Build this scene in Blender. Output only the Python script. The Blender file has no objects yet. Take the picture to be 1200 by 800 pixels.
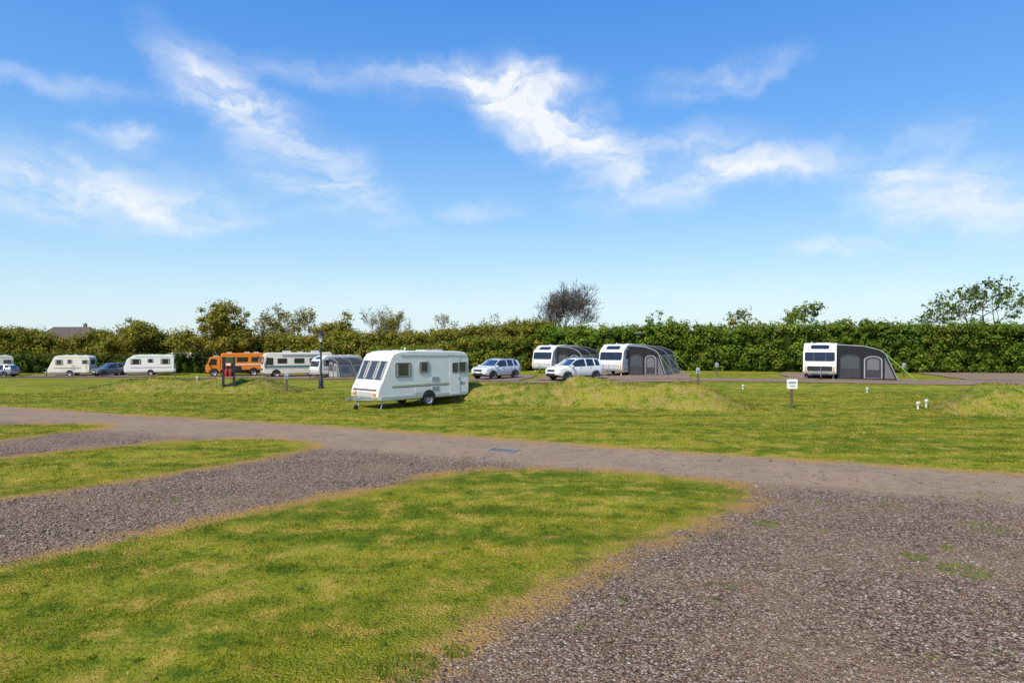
import bpy, math, random
import numpy as np
from mathutils import Vector, Matrix
rng = np.random.default_rng(7); random.seed(7)
scene = bpy.context.scene
scene.view_settings.view_transform = 'Standard'
scene.view_settings.look = 'None'
scene.view_settings.exposure = 0

def ss(a, b, x):
    t = np.clip((np.asarray(x, float) - a) / (b - a), 0, 1)
    return t * t * (3 - 2 * t)

def gz(x, y):
    x = np.asarray(x, float); y = np.asarray(y, float)
    return -1.35 * ss(46, 84, y) * ss(-8, 22, -x) + 0.22 * ss(38, 50, y) * ss(4, 16, x)

# ------------------------------------------------------------------ node helpers
class NT:
    def __init__(s, tree):
        s.t = tree
    def n(s, kind, **kw):
        nd = s.t.nodes.new(kind)
        for k, v in kw.items():
            if k == 'inp':
                for kk, vv in v.items():
                    if isinstance(vv, bpy.types.NodeSocket):
                        s.t.links.new(vv, nd.inputs[kk])
                    else:
                        nd.inputs[kk].default_value = vv
            else:
                setattr(nd, k, v)
        return nd
    def math(s, op, a, b=None, c=None, clamp=False):
        nd = s.t.nodes.new('ShaderNodeMath'); nd.operation = op; nd.use_clamp = clamp
        for i, v in enumerate((a, b, c)):
            if v is None: continue
            if isinstance(v, bpy.types.NodeSocket): s.t.links.new(v, nd.inputs[i])
            else: nd.inputs[i].default_value = v
        return nd.outputs[0]
    def mix(s, fac, a, b, blend='MIX'):
        nd = s.t.nodes.new('ShaderNodeMix'); nd.data_type = 'RGBA'; nd.blend_type = blend
        for i, v in ((0, fac), (6, a), (7, b)):
            if isinstance(v, bpy.types.NodeSocket): s.t.links.new(v, nd.inputs[i])
            else:
                nd.inputs[i].default_value = v if i == 0 else (v[0], v[1], v[2], 1)
        return nd.outputs[2]
    def noise(s, vec, scale, detail=4, rough=.55, dist=0.0):
        nd = s.n('ShaderNodeTexNoise', inp={'Scale': scale, 'Detail': detail, 'Roughness': rough, 'Distortion': dist})
        s.t.links.new(vec, nd.inputs['Vector'])
        return nd.outputs['Fac']
    def mr(s, v, a, b, c=0.0, d=1.0, smooth=True):
        nd = s.n('ShaderNodeMapRange'); nd.interpolation_type = 'SMOOTHSTEP' if smooth else 'LINEAR'
        s.t.links.new(v, nd.inputs[0])
        for i, q in enumerate((a, b, c, d)): nd.inputs[i + 1].default_value = q
        return nd.outputs[0]

def new_mat(name):
    m = bpy.data.materials.new(name); m.use_nodes = True
    t = m.node_tree; t.nodes.clear()
    N = NT(t)
    out = N.n('ShaderNodeOutputMaterial')
    b = N.n('ShaderNodeBsdfPrincipled')
    t.links.new(b.outputs[0], out.inputs[0])
    return m, N, b, out

MATS = {}
def pm(name, col, rough=.5, metal=0.0, var=.12, scale=3.0, coat=0.0, emit=None):
    if name in MATS: return MATS[name]
    m, N, b, o = new_mat(name)
    tc = N.n('ShaderNodeTexCoord')
    f = N.noise(tc.outputs['Object'], scale, 5, .65)
    f2 = N.mr(f, .35, .75)
    c = N.mix(f2, tuple(min(1, k * (1 + var * .3)) for k in col), tuple(k * (1 - var) for k in col))
    N.t.links.new(c, b.inputs['Base Color'])
    N.t.links.new(N.mr(f, .3, .8, max(0.02, rough * .85), min(1, rough * 1.2)), b.inputs['Roughness'])
    b.inputs['Metallic'].default_value = metal
    b.inputs['Coat Weight'].default_value = coat
    MATS[name] = m
    return m

# ------------------------------------------------------------------ mesh builders
class MB:
    def __init__(s):
        s.v = []; s.f = []; s.m = []
    def poly(s, verts, faces, mi=0):
        o = len(s.v)
        s.v += [tuple(p) for p in verts]
        for f in faces:
            s.f.append([o + i for i in f]); s.m.append(mi)
    def prism(s, pts, o, u, v, n, d, mi=0, back=.01):
        o, u, v, n = Vector(o), Vector(u), Vector(v), Vector(n)
        a = [o + u * p[0] + v * p[1] - n * back for p in pts]
        b = [o + u * p[0] + v * p[1] + n * d for p in pts]
        k = len(pts)
        s.poly(a + b, [list(range(k))[::-1], list(range(k, 2 * k))] + [[i, (i + 1) % k, k + (i + 1) % k, k + i] for i in range(k)], mi)
    def box(s, c, sz, mi=0, rz=0.0):
        x, y, z = [k / 2 for k in sz]
        R = Matrix.Rotation(rz, 3, 'Z')
        vs = [Vector(c) + R @ Vector((i * x, j * y, k * z)) for k in (-1, 1) for j in (-1, 1) for i in (-1, 1)]
        s.poly(vs, [(0, 2, 3, 1), (4, 5, 7, 6), (0, 1, 5, 4), (2, 6, 7, 3), (0, 4, 6, 2), (1, 3, 7, 5)], mi)
    def tube(s, p0, p1, r0, r1=None, seg=8, mi=0, cap=True):
        if r1 is None: r1 = r0
        p0, p1 = Vector(p0), Vector(p1); d = (p1 - p0)
        if d.length < 1e-6: return
        d.normalize()
        a = d.orthogonal().normalized(); b = d.cross(a)
        vs = []
        for p, r in ((p0, r0), (p1, r1)):
            for i in range(seg):
                t = 2 * math.pi * i / seg
                vs.append(p + a * math.cos(t) * r + b * math.sin(t) * r)
        fs = [[i, (i + 1) % seg, seg + (i + 1) % seg, seg + i] for i in range(seg)]
        if cap: fs += [list(range(seg))[::-1], list(range(seg, 2 * seg))]
        s.poly(vs, fs, mi)
    def lathe(s, prof, c, axis, mis, seg=24):
        c = Vector(c); ax = Vector(axis).normalized(); a = ax.orthogonal().normalized(); b = ax.cross(a)
        for k in range(len(prof) - 1):
            vs = []
            for r, h in (prof[k], prof[k + 1]):
                for i in range(seg):
                    t = 2 * math.pi * i / seg
                    vs.append(c + ax * h + (a * math.cos(t) + b * math.sin(t)) * max(r, 1e-4))
            s.poly(vs, [[i, (i + 1) % seg, seg + (i + 1) % seg, seg + i] for i in range(seg)], mis[k] if isinstance(mis, (list, tuple)) else mis)
    def obj(s, name, mats, parent=None, bevel=0.0, smooth=True, ang=32, seg=3):
        me = bpy.data.meshes.new(name)
        me.from_pydata([tuple(p) for p in s.v], [], s.f)
        if not isinstance(mats, (list, tuple)): mats = [mats]
        for m in mats: me.materials.append(m)
        me.polygons.foreach_set('material_index', s.m)
        import bmesh
        bm = bmesh.new(); bm.from_mesh(me)
        bmesh.ops.remove_doubles(bm, verts=bm.verts, dist=1e-5)
        bmesh.ops.recalc_face_normals(bm, faces=bm.faces)
        bm.to_mesh(me); bm.free()
        if smooth:
            me.polygons.foreach_set('use_smooth', [True] * len(me.polygons))
            me.set_sharp_from_angle(angle=math.radians(ang))
        ob = bpy.data.objects.new(name, me)
        scene.collection.objects.link(ob)
        if parent: ob.parent = parent
        if bevel > 0:
            bv = ob.modifiers.new('bevel', 'BEVEL'); bv.width = bevel; bv.segments = seg
            bv.limit_method = 'ANGLE'; bv.angle_limit = math.radians(40); bv.harden_normals = True
        return ob

def fast_mesh(name, V, F, mats, col=None, k=None, attrs=None, smooth=False, parent=None, norm=None):
    V = np.asarray(V, np.float32).reshape(-1, 3); F = np.asarray(F, np.int32)
    k = F.shape[1]
    me = bpy.data.meshes.new(name)
    me.vertices.add(len(V)); me.vertices.foreach_set('co', V.ravel())
    me.loops.add(F.size); me.loops.foreach_set('vertex_index', F.ravel())
    me.polygons.add(len(F)); me.polygons.foreach_set('loop_start', np.arange(0, F.size, k, dtype=np.int32))
    try: me.polygons.foreach_set('loop_total', np.full(len(F), k, np.int32))
    except Exception: pass
    me.update(calc_edges=True)
    if smooth: me.polygons.foreach_set('use_smooth', np.ones(len(F), bool))
    if col is not None:
        a = me.attributes.new('col', 'FLOAT_COLOR', 'POINT')
        c4 = np.ones((len(V), 4), np.float32); c4[:, :3] = col
        a.data.foreach_set('color', c4.ravel())
    for kk, vv in (attrs or {}).items():
        a = me.attributes.new(kk, 'FLOAT', 'POINT'); a.data.foreach_set('value', np.asarray(vv, np.float32).ravel())
    for m in (mats if isinstance(mats, (list, tuple)) else [mats]): me.materials.append(m)
    ob = bpy.data.objects.new(name, me); scene.collection.objects.link(ob)
    if parent: ob.parent = parent
    return ob

def empty(name, loc, rz=0.0):
    e = bpy.data.objects.new(name, None); e.empty_display_size = .3
    e.location = loc; e.rotation_euler = (0, 0, rz)
    scene.collection.objects.link(e)
    return e

def rrect(cx, cy, w, h, r, n=4):
    pts = []
    for sx, sy, a0 in ((1, -1, -90), (1, 1, 0), (-1, 1, 90), (-1, -1, 180)):
        for i in range(n + 1):
            a = math.radians(a0 + 90 * i / n)
            pts.append((cx + sx * (w / 2 - r) + r * math.cos(a), cy + sy * (h / 2 - r) + r * math.sin(a)))
    return pts

# ------------------------------------------------------------------ grass colour group
def grass_color(N, pos, mounds=False):
    mp = N.n('ShaderNodeMapping'); N.t.links.new(pos, mp.inputs['Vector'])
    mp.inputs['Rotation'].default_value = (0, 0, math.radians(24)); mp.inputs['Scale'].default_value = (.25, 1.3, 1)
    big = N.noise(mp.outputs[0], .55, 4, .6, .4)
    mid = N.noise(pos, 1.6, 4, .68, .3)
    fine = N.noise(pos, 14, 4, .7)
    g1 = N.mix(N.mr(big, .38, .60), (.118, .158, .011), (.240, .238, .020))
    g2 = N.mix(N.mr(mid, .49, .66, 0, .85), g1, (.38, .285, .055))
    g3 = N.mix(N.mr(mid, .47, .34, 0, .85), g2, (.060, .112, .008))
    g4 = N.mix(N.mr(fine, .55, .8, 0, .6), g3, (.38, .31, .08))
    g5 = N.mix(N.mr(fine, .48, .28, 0, .6), g4, (.045, .075, .008))
    return g5, fine, mid

def grass_mat():
    m, N, b, o = new_mat('grass')
    geo = N.n('ShaderNodeNewGeometry')
    c, fine, mid = grass_color(N, geo.outputs['Position'])
    N.t.links.new(c, b.inputs['Base Color']); b.inputs['Roughness'].default_value = .95
    b.inputs['Specular IOR Level'].default_value = .05
    bp = N.n('ShaderNodeBump', inp={'Strength': .7, 'Distance': .05}); N.t.links.new(fine, bp.inputs['Height'])
    N.t.links.new(bp.outputs[0], b.inputs['Normal'])
    return m
M_GRASS = grass_mat()

def blade_mat():
    m, N, b, o = new_mat('grass_blades')
    geo = N.n('ShaderNodeNewGeometry')
    c, fine, mid = grass_color(N, geo.outputs['Position'])
    at = N.n('ShaderNodeAttribute', attribute_name='col')
    c2 = N.mix(1.0, c, at.outputs['Color'], 'MULTIPLY')
    N.t.links.new(c2, b.inputs['Base Color']); b.inputs['Roughness'].default_value = .6
    b.inputs['Specular IOR Level'].default_value = .12
    tr = N.n('ShaderNodeBsdfTranslucent'); N.t.links.new(c2, tr.inputs['Color'])
    mx = N.n('ShaderNodeMixShader'); mx.inputs[0].default_value = .35
    N.t.links.new(b.outputs[0], mx.inputs[1]); N.t.links.new(tr.outputs[0], mx.inputs[2]); N.t.links.new(mx.outputs[0], o.inputs[0])
    return m
M_BLADE = blade_mat()

def gravel_color(N, pos, road=None):
    vor = N.n('ShaderNodeTexVoronoi'); vor.feature = 'F1'
    N.t.links.new(pos, vor.inputs['Vector']); vor.inputs['Scale'].default_value = 32
    sep = N.n('ShaderNodeSeparateColor'); N.t.links.new(vor.outputs['Color'], sep.inputs[0])
    r = N.n('ShaderNodeValToRGB'); N.t.links.new(sep.outputs[0], r.inputs[0])
    el = r.color_ramp.elements
    el[0].position = 0; el[0].color = (.085, .054, .036, 1)
    el[1].position = 1; el[1].color = (.66, .56, .45, 1)
    for p, c in ((.3, (.195, .130, .092)), (.6, (.31, .215, .155)), (.88, (.43, .325, .25))):
        e = el.new(p); e.color = (*c, 1)
    gap = N.mr(vor.outputs['Distance'], .35, .75, 1.0, .4)
    gg = N.n('ShaderNodeCombineColor')
    for i in range(3): N.t.links.new(gap, gg.inputs[i])
    stones = N.mix(1.0, r.outputs[0], gg.outputs[0], 'MULTIPLY')
    big = N.noise(pos, .5, 4, .6, .3)
    stones = N.mix(N.mr(big, .4, .7, 0, .5), stones, (.32, .22, .14))
    mid = N.noise(pos, 2.2, 4, .65)
    stones = N.mix(N.mr(mid, .5, .75, 0, .5), stones, (.15, .10, .068))
    comp = N.noise(pos, 25, 4, .7)
    tar = N.mix(comp, (.19, .135, .092), (.38, .285, .205))
    tar = N.mix(N.mr(big, .38, .62, 0, .75), tar, (.34, .242, .155))
    tar = N.mix(N.mr(mid, .5, .72, 0, .5), tar, (.19, .132, .092))
    if road is not None:
        stones = N.mix(road, stones, tar)
    return stones, vor.outputs['Distance'], big, mid

def gravel_mat():
    m, N, b, o = new_mat('gravel')
    geo = N.n('ShaderNodeNewGeometry'); pos = geo.outputs['Position']
    sd = N.n('ShaderNodeAttribute', attribute_name='sdg').outputs['Fac']
    rd = N.n('ShaderNodeAttribute', attribute_name='rd').outputs['Fac']
    n1 = N.noise(pos, 3.0, 5, .7, .2)
    n2 = N.noise(pos, 1.0, 4, .6)
    off = N.math('ADD', N.math('MULTIPLY', N.math('SUBTRACT', n1, .5), .9), N.math('MULTIPLY', N.math('SUBTRACT', n2, .5), .7))
    sdn = N.math('ADD', sd, off)
    rdn = N.math('MULTIPLY', rd, N.mr(n1, .3, .6, .5, .95))
    gc, vd, big, mid = gravel_color(N, pos, rdn)
    gr, fine, gm = grass_color(N, pos)
    dry = N.mix(N.noise(pos, 20, 4, .7), (.18, .095, .03), (.54, .34, .11))
    dw = N.math('MULTIPLY', N.mr(N.math('ABSOLUTE', sdn), .05, .55, 1, 0), N.mr(n2, .38, .58, .2, 1.0))
    f = N.mr(sdn, -.05, .07)
    c = N.mix(f, gc, gr)
    c = N.mix(dw, c, dry)
    N.t.links.new(c, b.inputs['Base Color'])
    b.inputs['Roughness'].default_value = .95; b.inputs['Specular IOR Level'].default_value = .05
    h = N.math('MULTIPLY', vd, N.math('SUBTRACT', 1.0, N.math('MULTIPLY', rdn, .6)))
    h = N.math('SUBTRACT', N.math('MULTIPLY', n1, .8), h)
    bp = N.n('ShaderNodeBump', inp={'Strength': .9, 'Distance': .035}); N.t.links.new(h, bp.inputs['Height'])
    N.t.links.new(bp.outputs[0], b.inputs['Normal'])
    return m
M_GRAVEL = gravel_mat()

# ------------------------------------------------------------------ ground
xs = np.concatenate([[-4000, -1500, -600, -300, -180], np.arange(-130, 131, 2), [180, 300, 600, 1500, 4000]]).astype(float)
ys = np.concatenate([[-300, -60], np.arange(-20, 121, 2), [150, 200, 300, 600, 1500, 5000]]).astype(float)
X, Y = np.meshgrid(xs, ys)
Vg = np.stack([X, Y, gz(X, Y)], -1).reshape(-1, 3)
nx, ny = len(xs), len(ys)
I, J = np.meshgrid(np.arange(nx - 1), np.arange(ny - 1)); a = (J * nx + I).ravel()
fast_mesh('ground', Vg, np.stack([a, a + 1, a + nx + 1, a + nx], 1), M_GRASS, smooth=True)

def sdist(px, py, poly):
    P = np.asarray(poly, float); Q = np.roll(P, -1, 0)
    d2 = np.full(px.shape, 1e9); inside = np.zeros(px.shape, bool)
    for (x0, y0), (x1, y1) in zip(P, Q):
        ex, ey = x1 - x0, y1 - y0
        t = np.clip(((px - x0) * ex + (py - y0) * ey) / (ex * ex + ey * ey + 1e-12), 0, 1)
        d2 = np.minimum(d2, (px - x0 - t * ex) ** 2 + (py - y0 - t * ey) ** 2)
        c = (y0 > py) != (y1 > py)
        with np.errstate(divide='ignore', invalid='ignore'):
            xi = x0 + (py - y0) * ex / (ey if ey != 0 else 1e-12)
        inside ^= c & (px < xi)
    return np.where(inside, 1, -1) * np.sqrt(d2)

def smooth_poly(P, it=2):
    P = np.asarray(P, float)
    for _ in range(it):
        Q = np.roll(P, -1, 0)
        P = np.stack([.75 * P + .25 * Q, .25 * P + .75 * Q], 1).reshape(-1, 2)
    return P
FIELD = [(-60, 48.5), (-30, 34.4), (-23.7, 31.6), (-15.7, 27.9), (-9.57, 25.5), (-5.94, 23.8), (0, 20.9), (4.6, 18.5), (8.4, 16.8), (11.5, 15.4), (25, 9.3), (60, -6), (80, 90), (-80, 90)]
ISL_A = smooth_poly([(-18.6, 24.7), (-16.9, 25.0), (-15.2, 25.0), (-14.2, 24.3), (-14.2, 23.2), (-15, 21.8), (-15.5, 20.7), (-19.5, 16), (-26, 19), (-22, 22)])
ISL_B = smooth_poly([(-13.1, 17.5), (-12.5, 18.5), (-10.6, 20.3), (-9.1, 21.1), (-7.3, 21.1), (-5.6, 20.2), (-5.7, 18.4), (-7.7, 15.5), (-8.7, 13.95), (-9.8, 13.0), (-16, 6.5), (-20, 10)])
ISL_C = smooth_poly([(-6.9, 9.23), (-5.87, 10.4), (-4.57, 12.2), (-2.9, 13.8), (-2.05, 15.0), (-1.2, 15.9), (.8, 16.2), (3.1, 15.6), (4.4, 14.7), (4.95, 13.8), (4.3, 12.6), (3.3, 11.4), (1.8, 10.), (.5, 8.3), (-.36, 7.16), (-.87, 6.3), (-1.2, 5.4), (-3, 2.5), (-6, -1), (-14, 1)])
def sd_grass(px, py):
    s = sdist(px, py, FIELD)
    for p in (ISL_A, ISL_B, ISL_C): s = np.maximum(s, sdist(px, py, p))
    return s
gx = np.arange(-34, 30, .14); gy = np.arange(-4, 37, .14)
X, Y = np.meshgrid(gx, gy); S = sd_grass(X.ravel(), Y.ravel()).reshape(X.shape)
RD = 1 - ss(3.2, 4.4, (20.9 - .46 * X - Y) * .908)
Z = 0.004 + X * 0
nx, ny = len(gx), len(gy)
I, J = np.meshgrid(np.arange(nx - 1), np.arange(ny - 1)); a = (J * nx + I).ravel()
F = np.stack([a, a + 1, a + nx + 1, a + nx], 1)
Sm = S.ravel()
F = F[(Sm[F] < 1.3).any(1)]
used, inv = np.unique(F, return_inverse=True)
Vr = np.stack([X, Y, Z], -1).reshape(-1, 3)[used]
fast_mesh('gravel_road', Vr, inv.reshape(F.shape), M_GRAVEL, attrs={'sdg': Sm[used], 'rd': RD.ravel()[used]}, smooth=True)

# value noise for numpy
_perm = rng.random((64, 64))
def vnoise(x, y):
    x = np.asarray(x) % 64; y = np.asarray(y) % 64
    xi = np.floor(x).astype(int); yi = np.floor(y).astype(int); fx = x - xi; fy = y - yi
    fx = fx * fx * (3 - 2 * fx); fy = fy * fy * (3 - 2 * fy)
    x1 = (xi + 1) % 64; y1 = (yi + 1) % 64; xi %= 64; yi %= 64
    return (_perm[xi, yi] * (1 - fx) + _perm[x1, yi] * fx) * (1 - fy) + (_perm[xi, y1] * (1 - fx) + _perm[x1, y1] * fx) * fy

# ---- grass blades
def frustum_pts(n, y0, y1, s=.95):
    yy = y0 * (y1 / y0) ** rng.random(n); xx = yy * rng.uniform(-s, s, n)
    return xx, yy
def make_blades(name, xx, yy, zz, hgt, wid, colmul):
    n = len(xx); th = rng.uniform(0, 2 * np.pi, n)
    lean = rng.normal(0, .45, (n, 2)) * hgt[:, None]
    dx, dy = np.cos(th) * wid, np.sin(th) * wid
    V = np.empty((n, 3, 3))
    V[:, 0] = np.stack([xx - dx, yy - dy, zz - .003], 1); V[:, 1] = np.stack([xx + dx, yy + dy, zz - .003], 1)
    V[:, 2] = np.stack([xx + lean[:, 0], yy + lean[:, 1], zz + hgt], 1)
    c = np.repeat(colmul[:, None, :], 3, 1).reshape(-1, 3)
    return fast_mesh(name, V, np.arange(3 * n).reshape(n, 3), M_BLADE, col=c)
xx, yy = frustum_pts(520000, 4.2, 40)
s = sd_grass(xx, yy)
jit = (vnoise(xx * 2.5, yy * 2.5) - .5) * .6 + rng.normal(0, .05, len(xx))
thin = rng.random(len(xx)) < np.clip(.55 + 1.2 * (vnoise(xx * 1.3 + 9, yy * 1.3) - .25), .3, 1) * np.clip(.3 + s * 1.0, .25, 1)
k = (s + jit > .05) & thin
xx, yy, s = xx[k], yy[k], s[k]; n = len(xx)
hv = .6 + .9 * vnoise(xx * 2 + 5, yy * 2 + 3)
hgt = (.016 + .0008 * yy) * hv * rng.uniform(.5, 1.4, n)
wid = (.0022 + .00045 * yy) * rng.uniform(.7, 1.3, n)
br = rng.uniform(.8, 1.65, n)[:, None] * np.stack([rng.uniform(.85, 1.25, n), np.ones(n), rng.uniform(.7, 1.1, n)], 1)
straw = rng.random(n) < .12 + .3 * (s < .4)
br[straw] *= np.array([1.7, 1.3, 2.0])
make_blades('lawn_grass', xx, yy, np.full(n, 0.004), hgt, wid, br)

# scattered weed tufts in gravel
wx, wy, wh = [], [], []
def tuft(cx, cy, r, n, h):
    a = rng.uniform(0, 2 * np.pi, n); q = r * np.sqrt(rng.random(n))
    wx.append(cx + q * np.cos(a)); wy.append(cy + q * np.sin(a)); wh.append(np.full(n, h))
for cx, cy, r, n, h in ((5.9, 8.9, .32, 420, .03), (5.6, 9.5, .18, 160, .03), (6.3, 9.9, .12, 90, .03), (6.9, 8.2, .2, 120, .025), (-.95, 6.25, .3, 500, .06), (-.55, 6.6, .16, 160, .05),
                        (1.2, 8.7, .1, 60, .03), (-1.2, 17.6, .2, 60, .03), (7.6, 11.0, .4, 260, .025), (4.9, 10.8, .1, 60, .02), (9.2, 13.2, .5, 240, .02), (4.2, 11.2, .22, 200, .03), (8.0, 9.8, .45, 260, .02), (6.8, 12.4, .4, 160, .02), (7.9, 8.9, .3, 200, .025)):
    tuft(cx, cy, r, n, h)
for _ in range(110):
    y = rng.uniform(6, 15); x = rng.uniform(-.9 * y, .9 * y); tuft(x, y, rng.uniform(.03, .16), int(rng.uniform(8, 40)), rng.uniform(.015, .03))
wx, wy, wh = map(np.concatenate, (wx, wy, wh)); n = len(wx)
make_blades('weed_patch', wx, wy, np.full(n, .006), wh * rng.uniform(.5, 1.4, n), rng.uniform(.004, .009, n), rng.uniform(.7, 1.3, n)[:, None] * np.array([[.75, 1.1, .9]]))

# dead leaves lying on the lawn
n = 90; yy = rng.uniform(5, 14, n); xx = rng.uniform(-.8, .15, n) * yy; sz = rng.uniform(.012, .035, n)
kk = sd_grass(xx, yy) > .1; xx, yy, sz = xx[kk], yy[kk], sz[kk]; n = len(xx)
a_ = rng.uniform(0, 6.28, n)
dl = np.stack([np.stack([xx + np.cos(a_ + q) * sz * w_, yy + np.sin(a_ + q) * sz * w_, .022 + rng.uniform(-.008, .016, n)], 1) for q, w_ in ((0, 1.2), (1.57, .7), (3.14, 1.2), (4.71, .7))], 1)
fast_mesh('fallen_leaves', dl, np.arange(4 * n).reshape(n, 4), pm('dead_leaf', (.26, .12, .05), .8, var=.4, scale=3))

# ---- loose pebbles
def pebble_mat():
    m, N, b, o = new_mat('pebbles')
    at = N.n('ShaderNodeAttribute', attribute_name='col')
    geo = N.n('ShaderNodeNewGeometry')
    f = N.noise(geo.outputs['Position'], 90, 2, .6)
    c = N.mix(f, at.outputs['Color'], (.15, .105, .075)); N.t.links.new(c, b.inputs['Base Color']); b.inputs['Roughness'].default_value = .9
    b.inputs['Specular IOR Level'].default_value = .15
    return m
xx, yy = frustum_pts(110000, 4.2, 19)
s = sd_grass(xx, yy); rdv = (20.9 - .46 * xx - yy) * .908
k = (s < rng.normal(-.05, .12, len(xx))) & ((rdv > 3.6) | (rng.random(len(xx)) < .12)) & (rng.random(len(xx)) < .35 + vnoise(xx * .9, yy * .9))
xx, yy = xx[k], yy[k]; n = len(xx)
base = np.array([[1, 0, 0], [0, 1, 0], [-1, 0, 0], [0, -1, 0], [0, 0, .7], [0, 0, -.5]], float)
tri = np.array([[0, 1, 4], [1, 2, 4], [2, 3, 4], [3, 0, 4], [1, 0, 5], [2, 1, 5], [3, 2, 5], [0, 3, 5]])
V = base[None] * rng.uniform(.6, 1.3, (n, 6, 1))
sc = rng.lognormal(-4.65, .4, n) * (1 + .03 * yy)
th = rng.uniform(0, 6.28, n); c, s_ = np.cos(th), np.sin(th)
Vx = V[..., 0] * c[:, None] - V[..., 1] * s_[:, None]; Vy = V[..., 0] * s_[:, None] + V[..., 1] * c[:, None]
V = np.stack([Vx, Vy, V[..., 2]], -1) * sc[:, None, None] + np.stack([xx, yy, .004 + sc * .25], 1)[:, None]
pal = np.array([[.40, .295, .22], [.25, .17, .12], [.14, .095, .068], [.54, .46, .37], [.33, .23, .16], [.29, .205, .145], [.62, .57, .49]])
cc = pal[rng.choice(7, n, p=[.2, .25, .19, .08, .13, .12, .03])] * rng.uniform(.8, 1.15, n)[:, None]
fast_mesh('gravel_stones', V, (tri[None] + 6 * np.arange(n)[:, None, None]).reshape(-1, 3), pebble_mat(), col=np.repeat(cc, 6, 0))

# ---- far gravel lane
def far_gravel_mat():
    m, N, b, o = new_mat('far_gravel')
    geo = N.n('ShaderNodeNewGeometry')
    c, vd, bg, md = gravel_color(N, geo.outputs['Position'])
    c = N.mix(.55, c, (.25, .18, .13)); N.t.links.new(c, b.inputs['Base Color']); b.inputs['Roughness'].default_value = .95
    b.inputs['Specular IOR Level'].default_value = .02
    return m
M_FG = far_gravel_mat()
def ribbon(name, pts, wl, cross=6):
    P = [Vector((p[0], p[1], 0)) for p in pts]; S = []
    for i in range(len(P) - 1):
        m = max(2, int((P[i + 1] - P[i]).length))
        for j in range(m): S.append((P[i].lerp(P[i + 1], j / m), wl[i] + (wl[i + 1] - wl[i]) * j / m))
    S.append((P[-1], wl[-1])); V = []
    for i, (p, w) in enumerate(S):
        d = (S[min(i + 1, len(S) - 1)][0] - S[max(i - 1, 0)][0]).normalized(); nn = Vector((-d.y, d.x, 0))
        for j in range(cross + 1):
            q = p + nn * w * (j / cross - .5) + nn * (random.uniform(-.2, .2) if j in (0, cross) else 0)
            V.append((q.x, q.y, float(gz(q.x, q.y)) + .03))
    F = []
    for i in range(len(S) - 1):
        for j in range(cross):
            a = i * (cross + 1) + j; F.append((a, a + 1, a + cross + 2, a + cross + 1))
    return fast_mesh(name, V, F, M_FG, smooth=True)
ribbon('gravel_lane', [(60, 46), (33, 46.5), (14, 49.8), (-3, 51.5), (-14, 60), (-27, 74), (-45, 80), (-100, 84)], [5, 5, 3.4, 3.4, 3, 3, 3, 3])
pads = [((24, 49), (27.5, 60), 7.5), ((37, 48), (40, 60), 9), ((9.5, 51.5), (12, 64), 8), ((5, 52.5), (7, 73), 6), ((-2, 52), (0, 62), 5), ((-20, 72), (-18, 90), 6), ((-30, 78), (-30, 89), 14), ((-49, 83), (-49, 91), 8), ((-57, 83), (-57, 91), 7)]
for i_, (a_, b_, w) in enumerate(pads):
    o = ribbon('gravel_pitch', [a_, b_], [w, w], 5); o.location.z = .012 + .004 * i_

# ---- grass banks
def bank_mat():
    m, N, b, o = new_mat('bank_grass')
    geo = N.n('ShaderNodeNewGeometry'); pos = geo.outputs['Position']
    c, fine, mid = grass_color(N, pos)
    n = N.noise(pos, 1.6, 5, .7, .3)
    c = N.mix(N.mr(n, .40, .62, .05, .75), c, (.27, .205, .065))
    c = N.mix(N.mr(N.noise(pos, 6, 4, .7), .56, .76, 0, .6), c, (.08, .062, .025))
    N.t.links.new(c, b.inputs['Base Color']); b.inputs['Roughness'].default_value = .95
    b.inputs['Specular IOR Level'].default_value = .05
    bp = N.n('ShaderNodeBump', inp={'Strength': .9, 'Distance': .12}); N.t.links.new(n, bp.inputs['Height']); N.t.links.new(bp.outputs[0], b.inputs['Normal'])
    return m
M_BANK = bank_mat()
def bank(name, p0, p1, w, h, seed=0, tp=3.0):
    p0 = np.array(p0, float); p1 = np.array(p1, float); d = p1 - p0; L = np.hypot(*d); d /= L; nn = np.array([-d[1], d[0]])
    us = np.arange(0, L + .01, .3); vs = np.linspace(-w / 2, w / 2, 30)
    U, Vv = np.meshgrid(us, vs)
    prof = np.clip(1 - (np.abs(Vv) / (w / 2)) ** 2, 0, 1) ** 1.1
    end = ss(0, tp, U) * ss(0, tp, L - U)
    hh = h * prof * end * (.78 + .5 * vnoise(U * .45 + seed, Vv * .6)) + (vnoise(U * 2.2, Vv * 2.2 + seed) - .5) * .2 * prof * end
    x = p0[0] + d[0] * U + nn[0] * Vv; y = p0[1] + d[1] * U + nn[1] * Vv
    V = np.stack([x, y, gz(x, y) + hh - .03 + .05 * prof], -1).reshape(-1, 3)
    nx, ny = U.shape[1], U.shape[0]
    I, J = np.meshgrid(np.arange(nx - 1), np.arange(ny - 1)); a = (J * nx + I).ravel()
    ob = fast_mesh(name, V, np.stack([a, a + 1, a + nx + 1, a + nx], 1), M_BANK, smooth=True)
    m = int(L * w * 90); ii = rng.integers(0, len(V), m); q = V[ii] + rng.normal(0, .1, (m, 3)) * [1, 1, 0]
    dr = (vnoise(q[:, 0] * 1.1, q[:, 1] * 1.1) > .5)[:, None] & (rng.random((m, 1)) < .6)
    br = rng.uniform(.6, 1.3, (m, 1)) * np.where(dr, [[1.4, 1.0, 2.0]], [[.9, .95, .9]])
    b2 = make_blades('bank_tufts', q[:, 0], q[:, 1], q[:, 2], rng.uniform(.03, .13, m), rng.uniform(.01, .025, m), br)
    b2.parent = ob
bank('grass_bank', (-4.8, 36.2), (11.0, 30.9), 4.4, 1.0, 1, 2.6)
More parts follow.
